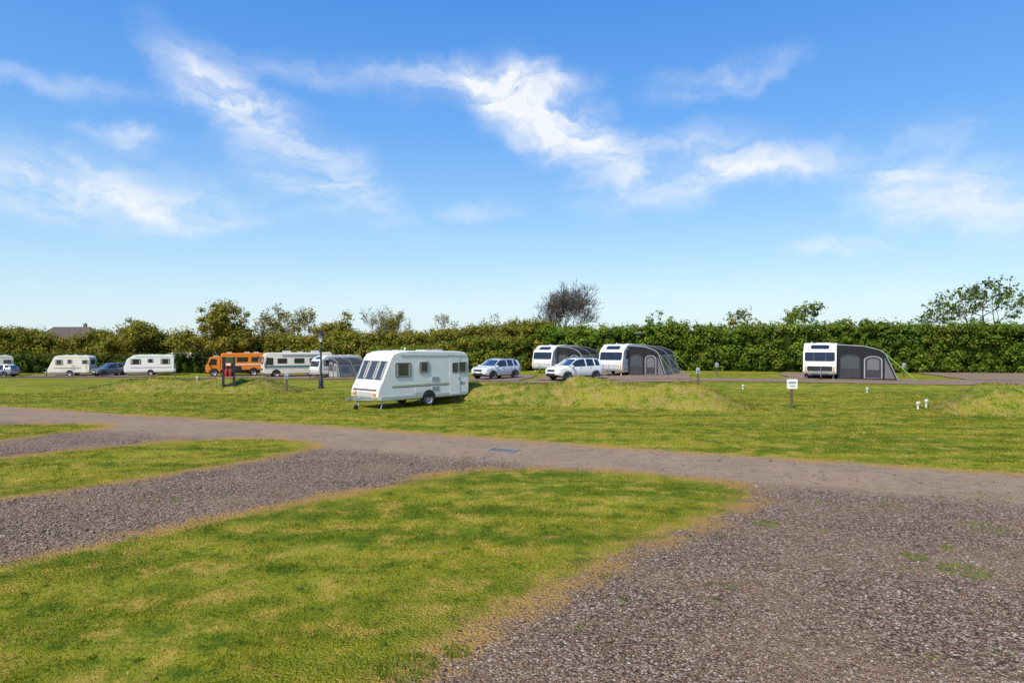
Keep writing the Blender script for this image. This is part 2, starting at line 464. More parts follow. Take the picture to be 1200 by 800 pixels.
bank('grass_bank', (-26.5, 43), (-12.5, 41), 5, .65, 7)
bank('grass_bank', (18.2, 29.8), (31, 26), 4.4, 1.05, 13, 2.2)

# ------------------------------------------------------------------ foliage
def leaf_mat(name, transl=.3):
    m, N, b, o = new_mat(name)
    at = N.n('ShaderNodeAttribute', attribute_name='col')
    geo = N.n('ShaderNodeNewGeometry'); f = N.noise(geo.outputs['Position'], .45, 3, .6)
    c = N.mix(N.mr(f, .4, .66, 0, .45), at.outputs['Color'], (.19, .185, .022))
    N.t.links.new(c, b.inputs['Base Color']); b.inputs['Roughness'].default_value = .6
    b.inputs['Specular IOR Level'].default_value = .12
    tr = N.n('ShaderNodeBsdfTranslucent'); N.t.links.new(c, tr.inputs['Color'])
    mx = N.n('ShaderNodeMixShader'); mx.inputs[0].default_value = transl
    N.t.links.new(b.outputs[0], mx.inputs[1]); N.t.links.new(tr.outputs[0], mx.inputs[2]); N.t.links.new(mx.outputs[0], o.inputs[0])
    return m
M_LEAF = leaf_mat('leaves')
M_BARK = pm('bark', (.085, .065, .05), .9, var=.4, scale=8)
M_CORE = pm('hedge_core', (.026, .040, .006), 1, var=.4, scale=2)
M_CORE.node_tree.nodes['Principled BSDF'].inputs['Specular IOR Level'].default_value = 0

def unit(n):
    v = rng.normal(0, 1, (n, 3)); return v / np.linalg.norm(v, axis=1, keepdims=True)
def leaves(name, C, R, per, size, col, parent=None, shell=.75, zmin=None, front=False):
    k = len(C); idx = np.repeat(np.arange(k), per); n = len(idx)
    d = unit(n)
    rad = shell + (1.08 - shell) * rng.random(n) ** .7; rad *= np.where(rng.random(n) < .25, rng.uniform(.4, 1.25, n), 1)
    P = C[idx] + d * rad[:, None] * R[idx]
    nrm = d + .6 * unit(n) + np.array([0, -.15, .35]); nrm /= np.linalg.norm(nrm, axis=1, keepdims=True)
    a = np.cross(nrm, unit(n)); a /= np.linalg.norm(a, axis=1, keepdims=True); b = np.cross(nrm, a)
    sz = size * rng.uniform(.55, 1.3, n)[:, None]
    V = np.stack([P - a * sz, P - b * sz * .6, P + a * sz, P + b * sz * .6], 1)
    cc = col[idx] * rng.uniform(.65, 1.35, n)[:, None]
    return fast_mesh(name, V, np.arange(4 * n).reshape(n, 4), M_LEAF, col=np.repeat(cc, 4, 0), parent=parent)

def pal_pick(pal, n):
    pal = np.array(pal); i = rng.integers(0, len(pal), n); j = rng.integers(0, len(pal), n); t = rng.random((n, 1))
    return pal[i] * t + pal[j] * (1 - t)
def P_(l, k): return [tuple(c * k for c in q) for q in l]
GREEN = P_([(.06, .108, .010), (.095, .152, .012), (.04, .08, .008), (.125, .160, .014)], 1.6)
YELL = P_([(.15, .14, .014), (.12, .118, .012), (.175, .155, .018), (.085, .095, .010), (.145, .10, .018)], 1.75)
BRONZE = P_([(.16, .118, .014), (.185, .152, .018), (.12, .095, .012), (.125, .128, .014)], 1.75)
DARK = P_([(.03, .055, .008), (.045, .08, .010), (.025, .04, .007)], 1.5)

def hedge(name, pts, H, T, pal, dens=5.0, per=55, size=.11, hv=.18, cr=.55, shoots=.5):
    P = np.array(pts, float); seg = np.hypot(*np.diff(P, axis=0).T); L = seg.sum(); cum = np.concatenate([[0], np.cumsum(seg)])
    def at(t):
        x = np.interp(t, cum, P[:, 0]); y = np.interp(t, cum, P[:, 1]); e = .5
        dx = np.interp(t + e, cum, P[:, 0]) - np.interp(t - e, cum, P[:, 0]); dy = np.interp(t + e, cum, P[:, 1]) - np.interp(t - e, cum, P[:, 1])
        l = np.hypot(dx, dy) + 1e-9; return x, y, -dy / l, dx / l
    sd = rng.uniform(0, 50)
    def top(t): return H * (1 - hv + 2 * hv * (.6 * vnoise(t * .22 + sd, t * 0 + 3.3) + .4 * vnoise(t * .9 + sd, t * 0 + 9.3)))
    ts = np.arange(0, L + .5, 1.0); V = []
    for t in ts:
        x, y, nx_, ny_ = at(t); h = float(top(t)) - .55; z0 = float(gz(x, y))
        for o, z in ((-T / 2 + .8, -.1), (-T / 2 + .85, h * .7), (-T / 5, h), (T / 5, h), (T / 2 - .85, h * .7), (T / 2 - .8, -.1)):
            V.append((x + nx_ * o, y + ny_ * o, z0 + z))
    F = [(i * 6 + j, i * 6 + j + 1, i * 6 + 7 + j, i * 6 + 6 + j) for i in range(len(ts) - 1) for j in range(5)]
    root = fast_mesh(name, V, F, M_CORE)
    k = int(L * dens * (H / 4)); t = rng.uniform(0, L, k); x, y, nx_, ny_ = at(t); tp = top(t)
    q = rng.random(k)
    zz = np.where(q < .36, tp - rng.uniform(.05, .5, k), .15 + rng.random(k) * (tp - .45))
    off = np.where(q < .36, rng.uniform(-T / 2 + .2, T / 2 - .4, k), np.where(rng.random(k) < .9, -1, 1) * (T / 2 - .30 - .4 * (zz / tp) ** 2) + rng.normal(0, .2, k))
    C = np.stack([x + nx_ * off, y + ny_ * off, gz(x, y) + zz], 1)
    r = cr * rng.uniform(.5, 1.4, k)
    R = np.stack([r * 1.1, r, r * rng.uniform(.7, 1.2, k)], 1)
    zone = (.75 + .5 * vnoise(t * .25 + 7, t * 0 + 1.5))[:, None]
    col = pal_pick(pal, k) * rng.uniform(.7, 1.25, (k, 1)) * zone
    leaves('leaves', C, R, per, size, col, root, shell=.55)
    m = int(L * shoots * 3)
    t = rng.uniform(0, L, m); x, y, nx_, ny_ = at(t); tp = top(t); o = rng.uniform(-T / 2 + .3, T / 2 - .3, m)
    C = np.stack([x + nx_ * o, y + ny_ * o, gz(x, y) + tp + rng.uniform(-.25, .25, m)], 1)
    r = rng.uniform(.12, .32, m); R = np.stack([r, r, r * rng.uniform(1.3, 2.8, m)], 1)
    leaves('shoots', C, R, 16, size * .9, pal_pick(pal, m) * 1.15, root, shell=.3)
    return root
hedge('hedge', [(3, 75), (12, 68), (30, 62.5), (75, 58)], 4.3, 3.4, GREEN, dens=20, per=60, hv=.13, shoots=1.1, cr=.48, size=.12)
hedge('hedge', [(-34, 97), (-15, 92), (-4, 84), (4, 74)], 5.0, 4, YELL, dens=12, per=60, hv=.2, cr=.7, size=.14, shoots=.8)
hedge('hedge', [(-95, 104), (-60, 103), (-32, 98)], 5.3, 4, YELL, dens=11, per=60, hv=.28, cr=.8, size=.15, shoots=.6)
hedge('hedge', [(-95, 92), (-75, 93), (-60, 95), (-40, 94)], 2.6, 2.2, DARK + GREEN[:1], dens=16, hv=.15, cr=.45, size=.12, shoots=.4)
hedge('hedge', [(-18, 89), (-8, 82), (2, 73)], 3.6, 2.5, YELL + GREEN, dens=14, hv=.2, cr=.5, size=.13, shoots=.6)

class TubeSet:
    def __init__(s): s.V = []; s.F = []; s.n = 0
    def add(s, pts, rad, seg):
        base = s.n
        for i, (p, r) in enumerate(zip(pts, rad)):
            d = (pts[min(i + 1, len(pts) - 1)] - pts[max(i - 1, 0)]).normalized()
            a = d.orthogonal().normalized(); b = d.cross(a)
            for j in range(seg):
                t = 2 * math.pi * j / seg; q = p + (a * math.cos(t) + b * math.sin(t)) * r
                s.V.append((q.x, q.y, q.z))
        for i in range(len(pts) - 1):
            for j in range(seg):
                s.F.append((base + i * seg + j, base + i * seg + (j + 1) % seg, base + (i + 1) * seg + (j + 1) % seg, base + (i + 1) * seg + j))
        s.n += len(pts) * seg
MINR = .008
def grow(ts, p, d, L, r, depth, maxd, spread, up, tips, nch):
    pts = [p.copy()]; rad = [r]; n = 4; q = p.copy(); dd = d.copy()
    for i in range(n):
        dd = (dd + Vector((random.gauss(0, .13), random.gauss(0, .13), random.gauss(0, .06) + up * .12))).normalized()
        q = q + dd * L / n; pts.append(q.copy()); rad.append(max(MINR * .6, r * (1 - .5 * (i + 1) / n) if depth < maxd else r * (1 - .8 * (i + 1) / n)))
    ts.add(pts, rad, 7 if depth < 2 else (4 if depth < 4 else 3))
    tips.append((q.copy(), depth))
    if depth >= maxd: return
    a0 = random.uniform(0, 6.28)
    for c in range(nch):
        j = random.choice([2, 3, 4]) if c else 4
        a = a0 + c * 6.28 / nch + random.gauss(0, .4)
        u = dd.orthogonal().normalized(); w = dd.cross(u)
        ax = u * math.cos(a) + w * math.sin(a)
        nd = (dd + ax * spread * random.uniform(.5, 1.2)).normalized()
        nd.z = max(nd.z, -.05)
        grow(ts, pts[j].copy(), nd, L * random.uniform(.62, .85), max(rad[j] * random.uniform(.6, .8), MINR), depth + 1, maxd, spread, up, tips, nch)
def tree(name, x, y, H, trunk_r, maxd=4, nch=3, spread=.75, up=.6, leafn=0, lsz=.13, pal=GREEN, clump=.5, trunk=.28, stems=1, flat=1.0, minr=.008, width=None):
    global MINR
    MINR = minr
    z0 = float(gz(x, y)); ts = TubeSet(); tips = []
    for s in range(stems):
        grow(ts, Vector((x + (s * .5 if s else 0), y, z0 - .1)), Vector((random.gauss(0, .1 + .25 * (stems > 1)), random.gauss(0, .1), 1)).normalized(), H * trunk, trunk_r, 0, maxd, spread, up, tips, nch)
    V = np.array(ts.V); zt = V[:, 2].max() - z0
    k = H / zt; V[:, 2] = z0 + (V[:, 2] - z0) * k
    xw = 1.0
    if width: xw = width / (V[:, 0].max() - V[:, 0].min())
    V[:, 0] = x + (V[:, 0] - x) * xw; V[:, 1] = y + (V[:, 1] - y) * xw
    root = fast_mesh(name, V, ts.F, M_BARK, smooth=True)
    if leafn:
        T = np.array([[x + (t[0].x - x) * xw, y + (t[0].y - y) * xw, z0 + (t[0].z - z0) * k] for t in tips if t[1] >= maxd - 1])
        m = len(T); r = clump * rng.uniform(.5, 1.3, m)
        leaves('leaves', T, np.stack([r, r, r * .75 * flat], 1), leafn, lsz, pal_pick(pal, m), root, shell=.3)
    return root
random.seed(23)
tree('bare_tree', 4.8, 80, 10.6, .30, maxd=6, nch=4, spread=.85, up=.45, trunk=.30, minr=.022, width=9.2)
random.seed(5)
tree('hawthorn_tree', 53.5, 78, 9.6, .24, maxd=5, nch=3, spread=.95, up=.1, leafn=8, lsz=.17, clump=.55, pal=GREEN[:2] + DARK[:2], trunk=.24, minr=.02, width=12.5)
random.seed(8)
tree('willow_tree', -42.0, 94, 9.8, .25, maxd=4, nch=3, spread=1.0, up=.05, leafn=60, lsz=.17, clump=1.0, pal=BRONZE, trunk=.2, stems=3, width=11)
tree('willow_tree', -52, 97, 7.4, .2, maxd=4, nch=3, spread=1.0, up=.05, leafn=55, lsz=.17, clump=.9, pal=YELL, stems=2, width=9)
tree('young_tree', -33, 99, 9.8, .14, maxd=5, nch=3, spread=.6, up=.4, leafn=6, lsz=.13, clump=.4, pal=BRONZE, stems=2, minr=.022, width=6.5)
tree('young_tree', -29.5, 99, 9.4, .14, maxd=5, nch=3, spread=.6, up=.4, leafn=5, lsz=.13, clump=.4, pal=BRONZE, minr=.022, width=5.5)
tree('bush', -25, 96, 8.2, .18, maxd=4, nch=3, spread=.9, up=.2, leafn=50, lsz=.17, clump=.8, pal=YELL, stems=2, width=7)
tree('young_tree', -19, 96, 9.6, .14, maxd=5, nch=3, spread=.6, up=.4, leafn=2, lsz=.12, clump=.4, pal=BRONZE, stems=2, minr=.022, width=7)
tree('young_tree', -15, 94, 8.4, .12, maxd=5, nch=3, spread=.6, up=.4, leafn=3, lsz=.12, clump=.4, pal=BRONZE, minr=.02, width=5)
tree('young_tree', -8.5, 90, 7.4, .10, maxd=5, nch=3, spread=.6, up=.4, leafn=2, lsz=.12, clump=.4, pal=YELL, minr=.018, width=5)
tree('young_tree', -3, 86, 6.9, .10, maxd=4, nch=3, spread=.6, up=.4, leafn=5, lsz=.12, clump=.4, pal=YELL, minr=.018, width=4)
tree('elder_tree', 22, 68, 6.0, .1, maxd=4, nch=3, spread=.7, up=.3, leafn=12, lsz=.13, clump=.4, pal=BRONZE + GREEN, width=4)
tree('elder_tree', 28.5, 67, 6.6, .1, maxd=4, nch=3, spread=.7, up=.4, leafn=14, lsz=.13, clump=.4, pal=GREEN, width=4)
tree('elder_tree', 16, 70, 5.8, .1, maxd=4, nch=3, spread=.7, up=.3, leafn=10, lsz=.13, clump=.4, pal=GREEN, width=3.5)

# distant tree line
m_ = 420; tx = rng.uniform(-700, 700, m_); ty = rng.uniform(330, 420, m_)
R = np.stack([rng.uniform(5, 12, m_), rng.uniform(5, 9, m_), rng.uniform(1.8, 4, m_)], 1)
leaves('distant_trees', np.stack([tx, ty, gz(tx, ty) + R[:, 2] * .5], 1), R, 110, 1.2, pal_pick(DARK + GREEN[:1], m_), shell=.6)

# ------------------------------------------------------------------ vehicle materials
WHITE = pm('caravan_white', (.82, .80, .73), .35, var=.10, scale=1.5, coat=.2)
CREAM = pm('caravan_cream', (.74, .69, .56), .38, var=.12, scale=1.2, coat=.15)
BRIGHT = pm('white_paint', (.82, .81, .79), .3, var=.04, coat=.4)
GREY = pm('grey_plastic', (.28, .28, .28), .5)
LGREY = pm('light_grey_trim', (.50, .50, .49), .5)
BLACK = pm('black_plastic', (.02, .02, .022), .5)
GLASS = pm('tinted_glass', (.018, .022, .026), .06, var=.3, coat=1.0)
GLASS2 = pm('acrylic_window', (.05, .055, .06), .12, var=.3, coat=.8)
CURT = pm('curtain', (.42, .38, .33), .8, scale=12, var=.25)
TYRE = pm('tyre_rubber', (.02, .02, .02), .85)
RIM = pm('wheel_rim', (.55, .55, .56), .35, .6)
STEEL = pm('galvanised_steel', (.42, .43, .44), .45, .7)
BROWN = pm('brown_stripe', (.16, .09, .06), .5)
GOLD = pm('beige_stripe', (.50, .40, .26), .5)
BLUES = pm('blue_graphic', (.10, .16, .26), .4)
REDL = pm('red_lens', (.5, .02, .015), .2)
AMB = pm('amber_lens', (.75, .25, .02), .2)
LENS = pm('lamp_lens', (.62, .64, .66), .1, .3, coat=1)
AWN = pm('awning_charcoal', (.026, .027, .031), .85, var=.2)
AWNM = pm('awning_grey', (.055, .057, .063), .8, var=.15)
AWNL = pm('awning_light', (.36, .36, .36), .75, var=.1)
VINYL = pm('awning_window', (.07, .08, .09), .15, coat=.6)
ORANGE = pm('orange_paint', (.80, .22, .012), .4, coat=.3)
GREEN_P = pm('green_paint', (.02, .10, .04), .4)
RED_P = pm('red_paint', (.55, .02, .015), .35, coat=.3)
WOOD = pm('weathered_wood', (.13, .09, .06), .85, var=.4, scale=10)
SIGNW = pm('sign_white', (.78, .78, .75), .5)
ICEBL = pm('pale_silver_paint', (.68, .71, .73), .3, .1, var=.05, coat=.8)
for m_x in (AWN, AWNM): m_x.node_tree.nodes['Principled BSDF'].inputs['Specular IOR Level'].default_value = .1

Z3 = Vector((0, 0, 1)); X3 = Vector((1, 0, 0)); Y3 = Vector((0, 1, 0))
def wheel(name, c, side, R, parent, w=.19, rim=RIM, spokes=5):
    k = R / .32; mb = MB(); c = Vector(c); ax = Vector((0, side, 0))
    prof = [(0, .06), (.05, .06), (.06, .035), (.17, .04), (.195, .08), (.205, .085), (.27, .10), (.305, .085), (.32, .05), (.32, -.05), (.305, -.085), (.2, -.1)]
    prof = [(a * k, b * w / .19) for a, b in prof]
    mb.lathe(prof, c, ax, [1, 1, 1, 1, 1, 0, 0, 0, 0, 0, 0], 28)
    for i in range(spokes):
        t = 2 * math.pi * i / spokes
        cx, cz = .115 * k * math.cos(t), .115 * k * math.sin(t)
        pts = [(cx + .035 * k * math.cos(q), cz + .035 * k * math.sin(q)) for q in [2 * math.pi * j / 8 for j in range(8)]]
        mb.prism(pts, c + ax * (.040 * w / .19), X3, Z3, ax, .004, 2)
    return mb.obj(name, [TYRE, rim, BLACK], parent)

def side_shape(mb, pts, W, side, d=.012, mi=0):
    mb.prism(pts, (0, side * W / 2, 0), X3, Z3, Vector((0, side, 0)), d, mi, back=.02)
def on_seg(mb, A, B, y0, y1, t0, t1, r, d=.015, mi=0):
    A = Vector((A[0], 0, A[1])); B = Vector((B[0], 0, B[1])); v = (B - A); L = v.length; v.normalize()
    n = Y3.cross(v).normalized()
    if n.x < 0: n = -n
    mb.prism(rrect((y0 + y1) / 2, (t0 + t1) / 2 * L, abs(y1 - y0), (t1 - t0) * L, r), A, Y3, v, n, d, mi, back=.02)
def arch(mb, cx, cz, r, z0, W, side, d, mi, n=14):
    pts = []
    a0 = math.asin(max(-1, min(1, (z0 - cz) / r)))
    for i in range(n + 1):
        a = a0 + (math.pi - 2 * a0) * i / n; pts.append((cx + r * math.cos(a), cz + r * math.sin(a)))
    side_shape(mb, pts, W, side, d, mi)

def caravan(loc, heading, L=5.3, W=2.15, style='classic', body=WHITE, stripe=(BROWN, GOLD), detail=True, name='caravan', twin=False, door=-1.75, dark_front=False):
    e = empty(name, loc, math.radians(heading)); h = L / 2
    if style == 'classic':
        pr = [(-h + .12, .40), (-h, .52), (-h, 2.15), (-h + .08, 2.36), (-h + .3, 2.48), (-h + .8, 2.53), (h - 1.7, 2.58), (h - 1.15, 2.54), (h - .82, 2.42), (h - .66, 2.2), (h - .22, 1.22), (h - .08, 1.0), (h, .78), (h, .55), (h - .12, .38)]
        fa, fb = (h - .22, 1.22), (h - .66, 2.2); sa, sb = fb, (h - .82, 2.42)
    else:
        pr = [(-h + .1, .38), (-h, .5), (-h, 2.3), (-h + .1, 2.52), (-h + .4, 2.6), (h - 1.6, 2.62), (h - 1.1, 2.56), (h - .42, 2.12), (h - .3, 1.98), (h - .1, 1.28), (h, .95), (h, .55), (h - .14, .36)]
        fa, fb = (h - .1, 1.28), (h - .3, 1.98); sa, sb = (h - .42, 2.12), (h - 1.1, 2.56)
    mb = MB(); mb.prism(pr, (0, W / 2, 0), X3, Z3, -Y3, W, 0, back=0)
    mb.obj('body', body, e, bevel=.055, seg=4, ang=30)
    mb = MB()
    for s in (-1, 1):
        side_shape(mb, rrect(0 if style == 'classic' else -.05, .52, L - .35, .10, .03), W, s, .018, 0)
        side_shape(mb, [(-h + .12, 2.30), (h - 1.2, 2.36), (h - 1.2, 2.385), (-h + .12, 2.325)], W, s, .02, 1)
        side_shape(mb, rrect(-.25, .95, L - 1.0, .035, .01), W, s, .005, 2)
        side_shape(mb, rrect(-.25, 1.02, L - 1.0, .05, .01), W, s, .005, 3)
    mb.obj('trim', [LGREY, STEEL, stripe[0], stripe[1]], e)
    wn = [(h - 1.35, 1.72, .85, .62), (h - 2.55, 1.80, .55, .48)] if style == 'classic' else [(h - 1.35, 1.75, 1.1, .6), (h - 3.0, 1.85, .6, .4)]
    fr = MB(); gl = MB(); cu = MB()
    for s in (-1, 1):
        ww = list(wn) + ([(-h + .45, 1.74, .62, .5)] if style == 'classic' and s == 1 else [(-h + 1.0, 1.75, 1.0, .6)])
        for cx, cz, w, hh in ww:
            side_shape(fr, rrect(cx, cz, w + .08, hh + .08, .09), W, s, .014)
            side_shape(gl, rrect(cx, cz, w, hh, .07), W, s, .030)
            side_shape(cu, rrect(cx - w * .40, cz, w * .13, hh * .86, .02), W, s, .0335)
            side_shape(cu, rrect(cx + w * .40, cz, w * .13, hh * .86, .02), W, s, .0335)
            side_shape(fr, rrect(cx, cz - hh / 2 + .03, w * .94, .02, .008), W, s, .036)
    hw = W / 2
    if style == 'classic':
        for y0, y1 in ((-hw + .12, -.40), (-.34, .34), (.40, hw - .12)):
            on_seg(fr, fa, fb, y0 - .03, y1 + .03, .06, .94, .07, .012)
            on_seg(gl, fa, fb, y0, y1, .09, .91, .06, .028)
            on_seg(cu, fa, fb, y0 + .02, y0 + .10, .14, .86, .02, .0315)
            on_seg(cu, fa, fb, y1 - .10, y1 - .02, .14, .86, .02, .0315)
    else:
        on_seg(fr, fa, fb, -hw + .10, hw - .10, .0, .97, .10, .012)
        for y0, y1 in ((-hw + .14, -.42), (-.38, .38), (.42, hw - .14)):
            on_seg(gl, fa, fb, y0, y1, .06, .92, .06, .028)
        on_seg(gl, sa, sb, -.62, .62, .12, .75, .12, .028)
    fr.obj('window_frames', LGREY if style == 'classic' else BLACK, e)
    gl.obj('windows', GLASS2 if style == 'classic' else GLASS, e)
    cu.obj('curtains', CURT, e)
    mb = MB()
    if style == 'classic':
        on_seg(mb, (h, .78), (h - .08, 1.0), -hw + .15, hw - .15, .15, .5, .02, .014, 0)
        on_seg(mb, (h, .55), (h, .78), -.62, .62, .1, .9, .04, .012, 1)
        for s in (-1, 1):
            on_seg(mb, (h, .55), (h, .78), s * .80 - .12, s * .80 + .12, .25, .75, .03, .03, 2)
    else:
        on_seg(mb, (h, .55), (h, .95), -.85, .85, .05, .95, .08, .014, 3)
        on_seg(mb, (h, .95), (h - .1, 1.28), -.95, .95, .25, .45, .02, .012, 0)
        for s in (-1, 1):
            on_seg(mb, (h, .55), (h, .95), s * .94 - .05, s * .94 + .05, .1, .9, .03, .035, 2)
            mb.tube((h - .12 + .06, s * .92, 1.35), (h + .03, s * .97, .98), .02, mi=1)
    mb.obj('gas_locker', [BROWN if style == 'classic' else LGREY, LGREY, AMB, BLACK if dark_front else LGREY], e)
    mb = MB()
    if style == 'classic':
        side_shape(mb, rrect(door, 1.36, .68, 1.78, .06), W, 1, .010, 1)
        side_shape(mb, rrect(door, 1.36, .63, 1.73, .05), W, 1, .020, 0)
        side_shape(mb, rrect(door, 1.74, .40, .52, .05), W, 1, .028, 1)
        side_shape(mb, rrect(door, 1.74, .34, .46, .04), W, 1, .034, 2)
        side_shape(mb, rrect(door - .24, 1.22, .05, .16, .02), W, 1, .045, 3)
        side_shape(mb, rrect(door, .44, .7, .06, .02), W, 1, .16, 3)
        side_shape(mb, rrect(-.55, 1.25, .45, .22, .03), W, 1, .016, 1)
        side_shape(mb, rrect(-.55, .80, .45, .22, .03), W, 1, .016, 1)
        for i in range(4):
            side_shape(mb, rrect(-.55, .73 + i * .045, .38, .015, .005), W, 1, .020, 3)
            side_shape(mb, rrect(-.55, 1.18 + i * .045, .38, .015, .005), W, 1, .020, 3)
        side_shape(mb, rrect(.35, .75, .6, .24, .03), W, 1, .012, 1)
        side_shape(mb, rrect(.35, .75, .57, .21, .03), W, 1, .018, 0)
        mb.obj('door', [body, LGREY, GLASS2, GREY], e)
    mb = MB(); wx_ = [-.15] if not twin else [-.5, .25]
    for s in (-1, 1):
        for x in wx_:
            arch(mb, x, .34, .46, .42, W, s, .020, 1); arch(mb, x, .34, .41, .41, W, s, .026, 0)
            wheel('wheel', (x, s * (W / 2 - .06), .32), s, .32, e)
    mb.tube((wx_[0], -W / 2 + .1, .32), (wx_[0], W / 2 - .1, .32), .04, mi=2)
    mb.obj('wheel_arches', [BLACK, LGREY if style == 'classic' else WHITE, STEEL], e)
    mb = MB()
    for s in (-1, 1):
        mb.tube((h - .1, s * .55, .40), (h + .60, 0, .43), .035)
        mb.tube((h - .45, s * .85, .42), (h - .25, s * .9, .03), .022); mb.box((h - .24, s * .9, .015), (.16, .12, .03))
        mb.tube((-h + .45, s * .85, .42), (-h + .25, s * .9, .03), .022); mb.box((-h + .24, s * .9, .015), (.16, .12, .03))
        mb.box((-.1, s * .5, .36), (L - .6, .06, .10))
    mb.tube((h + .5, 0, .43), (h + .82, 0, .46), .04); mb.box((h + .80, 0, .47), (.22, .1, .1)); mb.tube((h + .7, 0, .5), (h + .58, 0, .66), .015)
    mb.tube((h + .5, .1, .16), (h + .5, .1, .85), .025); mb.tube((h + .5, .1, .85), (h + .62, .1, .88), .012)
    mb.lathe([(0, .04), (.10, .04), (.11, 0), (.10, -.04), (0, -.04)], (h + .5, .1, .11), Y3, 1, 16)
    mb.obj('hitch', [STEEL, BLACK], e)
    mb = MB()
    for x, y, w_, l_ in ((h - 1.9, 0, .45, .45), (-.6, .3, .7, .7), (-h + .9, -.3, .4, .4)):
        zt = 2.60 if style == 'modern' else 2.56
        mb.box((x, y, zt + .0), (l_, w_, .09), 0)
    mb.tube((-.1, -.7, 2.5), (-.1, -.7, 2.72), .04, mi=1)
    mb.obj('roof_vents', [LGREY, WHITE], e, bevel=.02)
    mb = MB()
    for s in (-1, 1):
        mb.prism(rrect(s * .88, .75, .16, .42, .04), (-h, 0, 0), Y3, Z3, -X3, .03, 0)
    mb.prism(rrect(0, 1.75, 1.3, .6, .07), (-h, 0, 0), Y3, Z3, -X3, .02, 1)
    mb.prism(rrect(0, .72, .52, .11, .02), (-h, 0, 0), Y3, Z3, -X3, .02, 2)
    mb.obj('rear_lights', [REDL, GLASS2, GOLD], e)
    return e

caravan((-4.74, 32.4, 0), 226, L=5.35, W=2.12, style='classic', body=WHITE)

def awning(parent, W, x0, x1, D=2.9, hi=2.42, main=AWN, side=AWNM):
    y0 = W / 2 + .01
    prof = [(0, 0), (0, hi), (D * .45, hi - .10), (D * .70, hi - .36), (D * .80, hi - .62), (D, 0)]
    mb = MB(); mb.prism([(p[0] + y0, p[1]) for p in prof], (x1, 0, 0), Y3, Z3, -X3, x1 - x0, 0, back=0)
    mb.obj('awning', main, parent, ang=20)
    mb = MB()
    def edge(x, r=.03):
        for a_, b_ in zip(prof[1:-1], prof[2:]): mb.tube((x, y0 + a_[0], a_[1]), (x, y0 + b_[0], b_[1]), r, mi=0)
    edge(x1); edge((x0 + x1) / 2, .015); edge(x0, .015)
    def archp(cx, w, hh):
        return [(cx - w / 2, .1), (cx + w / 2, .1)] + [(cx + w / 2 * math.cos(t), hh - .25 + .30 * math.sin(t)) for t in np.linspace(0, math.pi, 9)]
    p = archp(.22 * D, .34 * D, 1.75)
    mb.prism([(q[0] + y0, q[1]) for q in p], (x1, 0, 0), Y3, Z3, X3, .010, 3)
    mb.prism([(q[0] * .9 + .022 * D + y0, .75 + (q[1] - .1) * .52) for q in p], (x1, 0, 0), Y3, Z3, X3, .016, 1)
    p = archp(.60 * D, .30 * D, 1.65)
    mb.prism([(q[0] + y0, q[1]) for q in p], (x1, 0, 0), Y3, Z3, X3, .010, 0)
    mb.prism([(q[0] * .88 + .072 * D + y0, q[1] * .95 + .03) for q in p], (x1, 0, 0), Y3, Z3, X3, .016, 3)
    mb.prism([(q[0] * .66 + .204 * D + y0, .7 + (q[1] - .1) * .5) for q in p], (x1, 0, 0), Y3, Z3, X3, .022, 2)
    mb.prism([(y0 + D * .79, 0.04), (y0 + D * .96, 0.04), (y0 + D * .79, hi - .9)], (x1, 0, 0), Y3, Z3, X3, .012, 2)
    A = Vector((0, y0 + D, 0)); B = Vector((0, y0 + D * .80, hi - .62)); v = (B - A); Lv = v.length; v.normalize(); n = X3.cross(v)
    if n.y < 0: n = -n
    m = (x1 - x0) / 2
    for i in range(2):
        cx = x0 + m * (i + .5)
        mb.prism(rrect(cx, Lv * .5, m * .84, Lv * .86, .12), A, X3, v, n, .010, 2)
        mb.prism(rrect(cx, Lv * .58, m * .62, Lv * .5, .12), A, X3, v, n, .016, 1)
    mb.prism([(y0, .0), (y0 + D, .0), (y0 + D * .99, .09), (y0, .09)], (x1, 0, 0), Y3, Z3, X3, .026, 4)
    mb.obj('awning_panels', [AWNL, VINYL, pm('awning_mid', (.14, .145, .15), .75), side, BLACK], parent)
    mb = MB()
    for x in (x0 - .8, (x0 + x1) / 2, x1 + .8):
        mb.tube((min(max(x, x0), x1), y0 + D * .80, hi - .6), (x, y0 + D + 1.1, .02), .010, seg=5)
    mb.obj('guy_ropes', pm('guy_rope_green', (.25, .5, .08), .7), parent)

def gl(x, y): return (x, y, float(gz(x, y)) + .04)
e = caravan(gl(23.8, 52.5), 243, L=5.6, W=2.25, style='modern', body=WHITE, stripe=(BLUES, GREY), dark_front=True, twin=True); awning(e, 2.25, -1.9, 2.1, 3.9, 2.5)
e = caravan(gl(9.8, 60), 238, L=5.8, W=2.2, style='modern', body=WHITE, stripe=(BLUES, GREY)); awning(e, 2.2, -2.2, 1.6, 3.3, 2.5, main=AWN)
e = caravan(gl(4.4, 68), 236, L=5.6, W=2.2, style='modern', body=WHITE, stripe=(GREY, GREY)); awning(e, 2.2, -2.0, 1.8, 3.2, 2.5)
e = caravan(gl(-21.7, 84), 225, L=6.0, W=2.2, style='modern', body=WHITE); awning(e, 2.2, -2.0, 1.6, 2.6, 2.3, main=AWNM, side=AWNL)
caravan(gl(-46.6, 88), 200, L=5.7, W=2.2, style='modern', body=WHITE, stripe=(BLUES, GREY))
e = caravan(gl(-55.4, 86), 190, L=4.8, W=2.1, style='classic', body=CREAM, stripe=(BROWN, BROWN))
e = caravan(gl(-66, 86), 215, L=5.2, W=2.1, style='classic', body=CREAM, stripe=(BROWN, BROWN))
caravan((-47.5, 100, -1.2), 185, L=6.2, W=2.2, style='modern', body=WHITE)

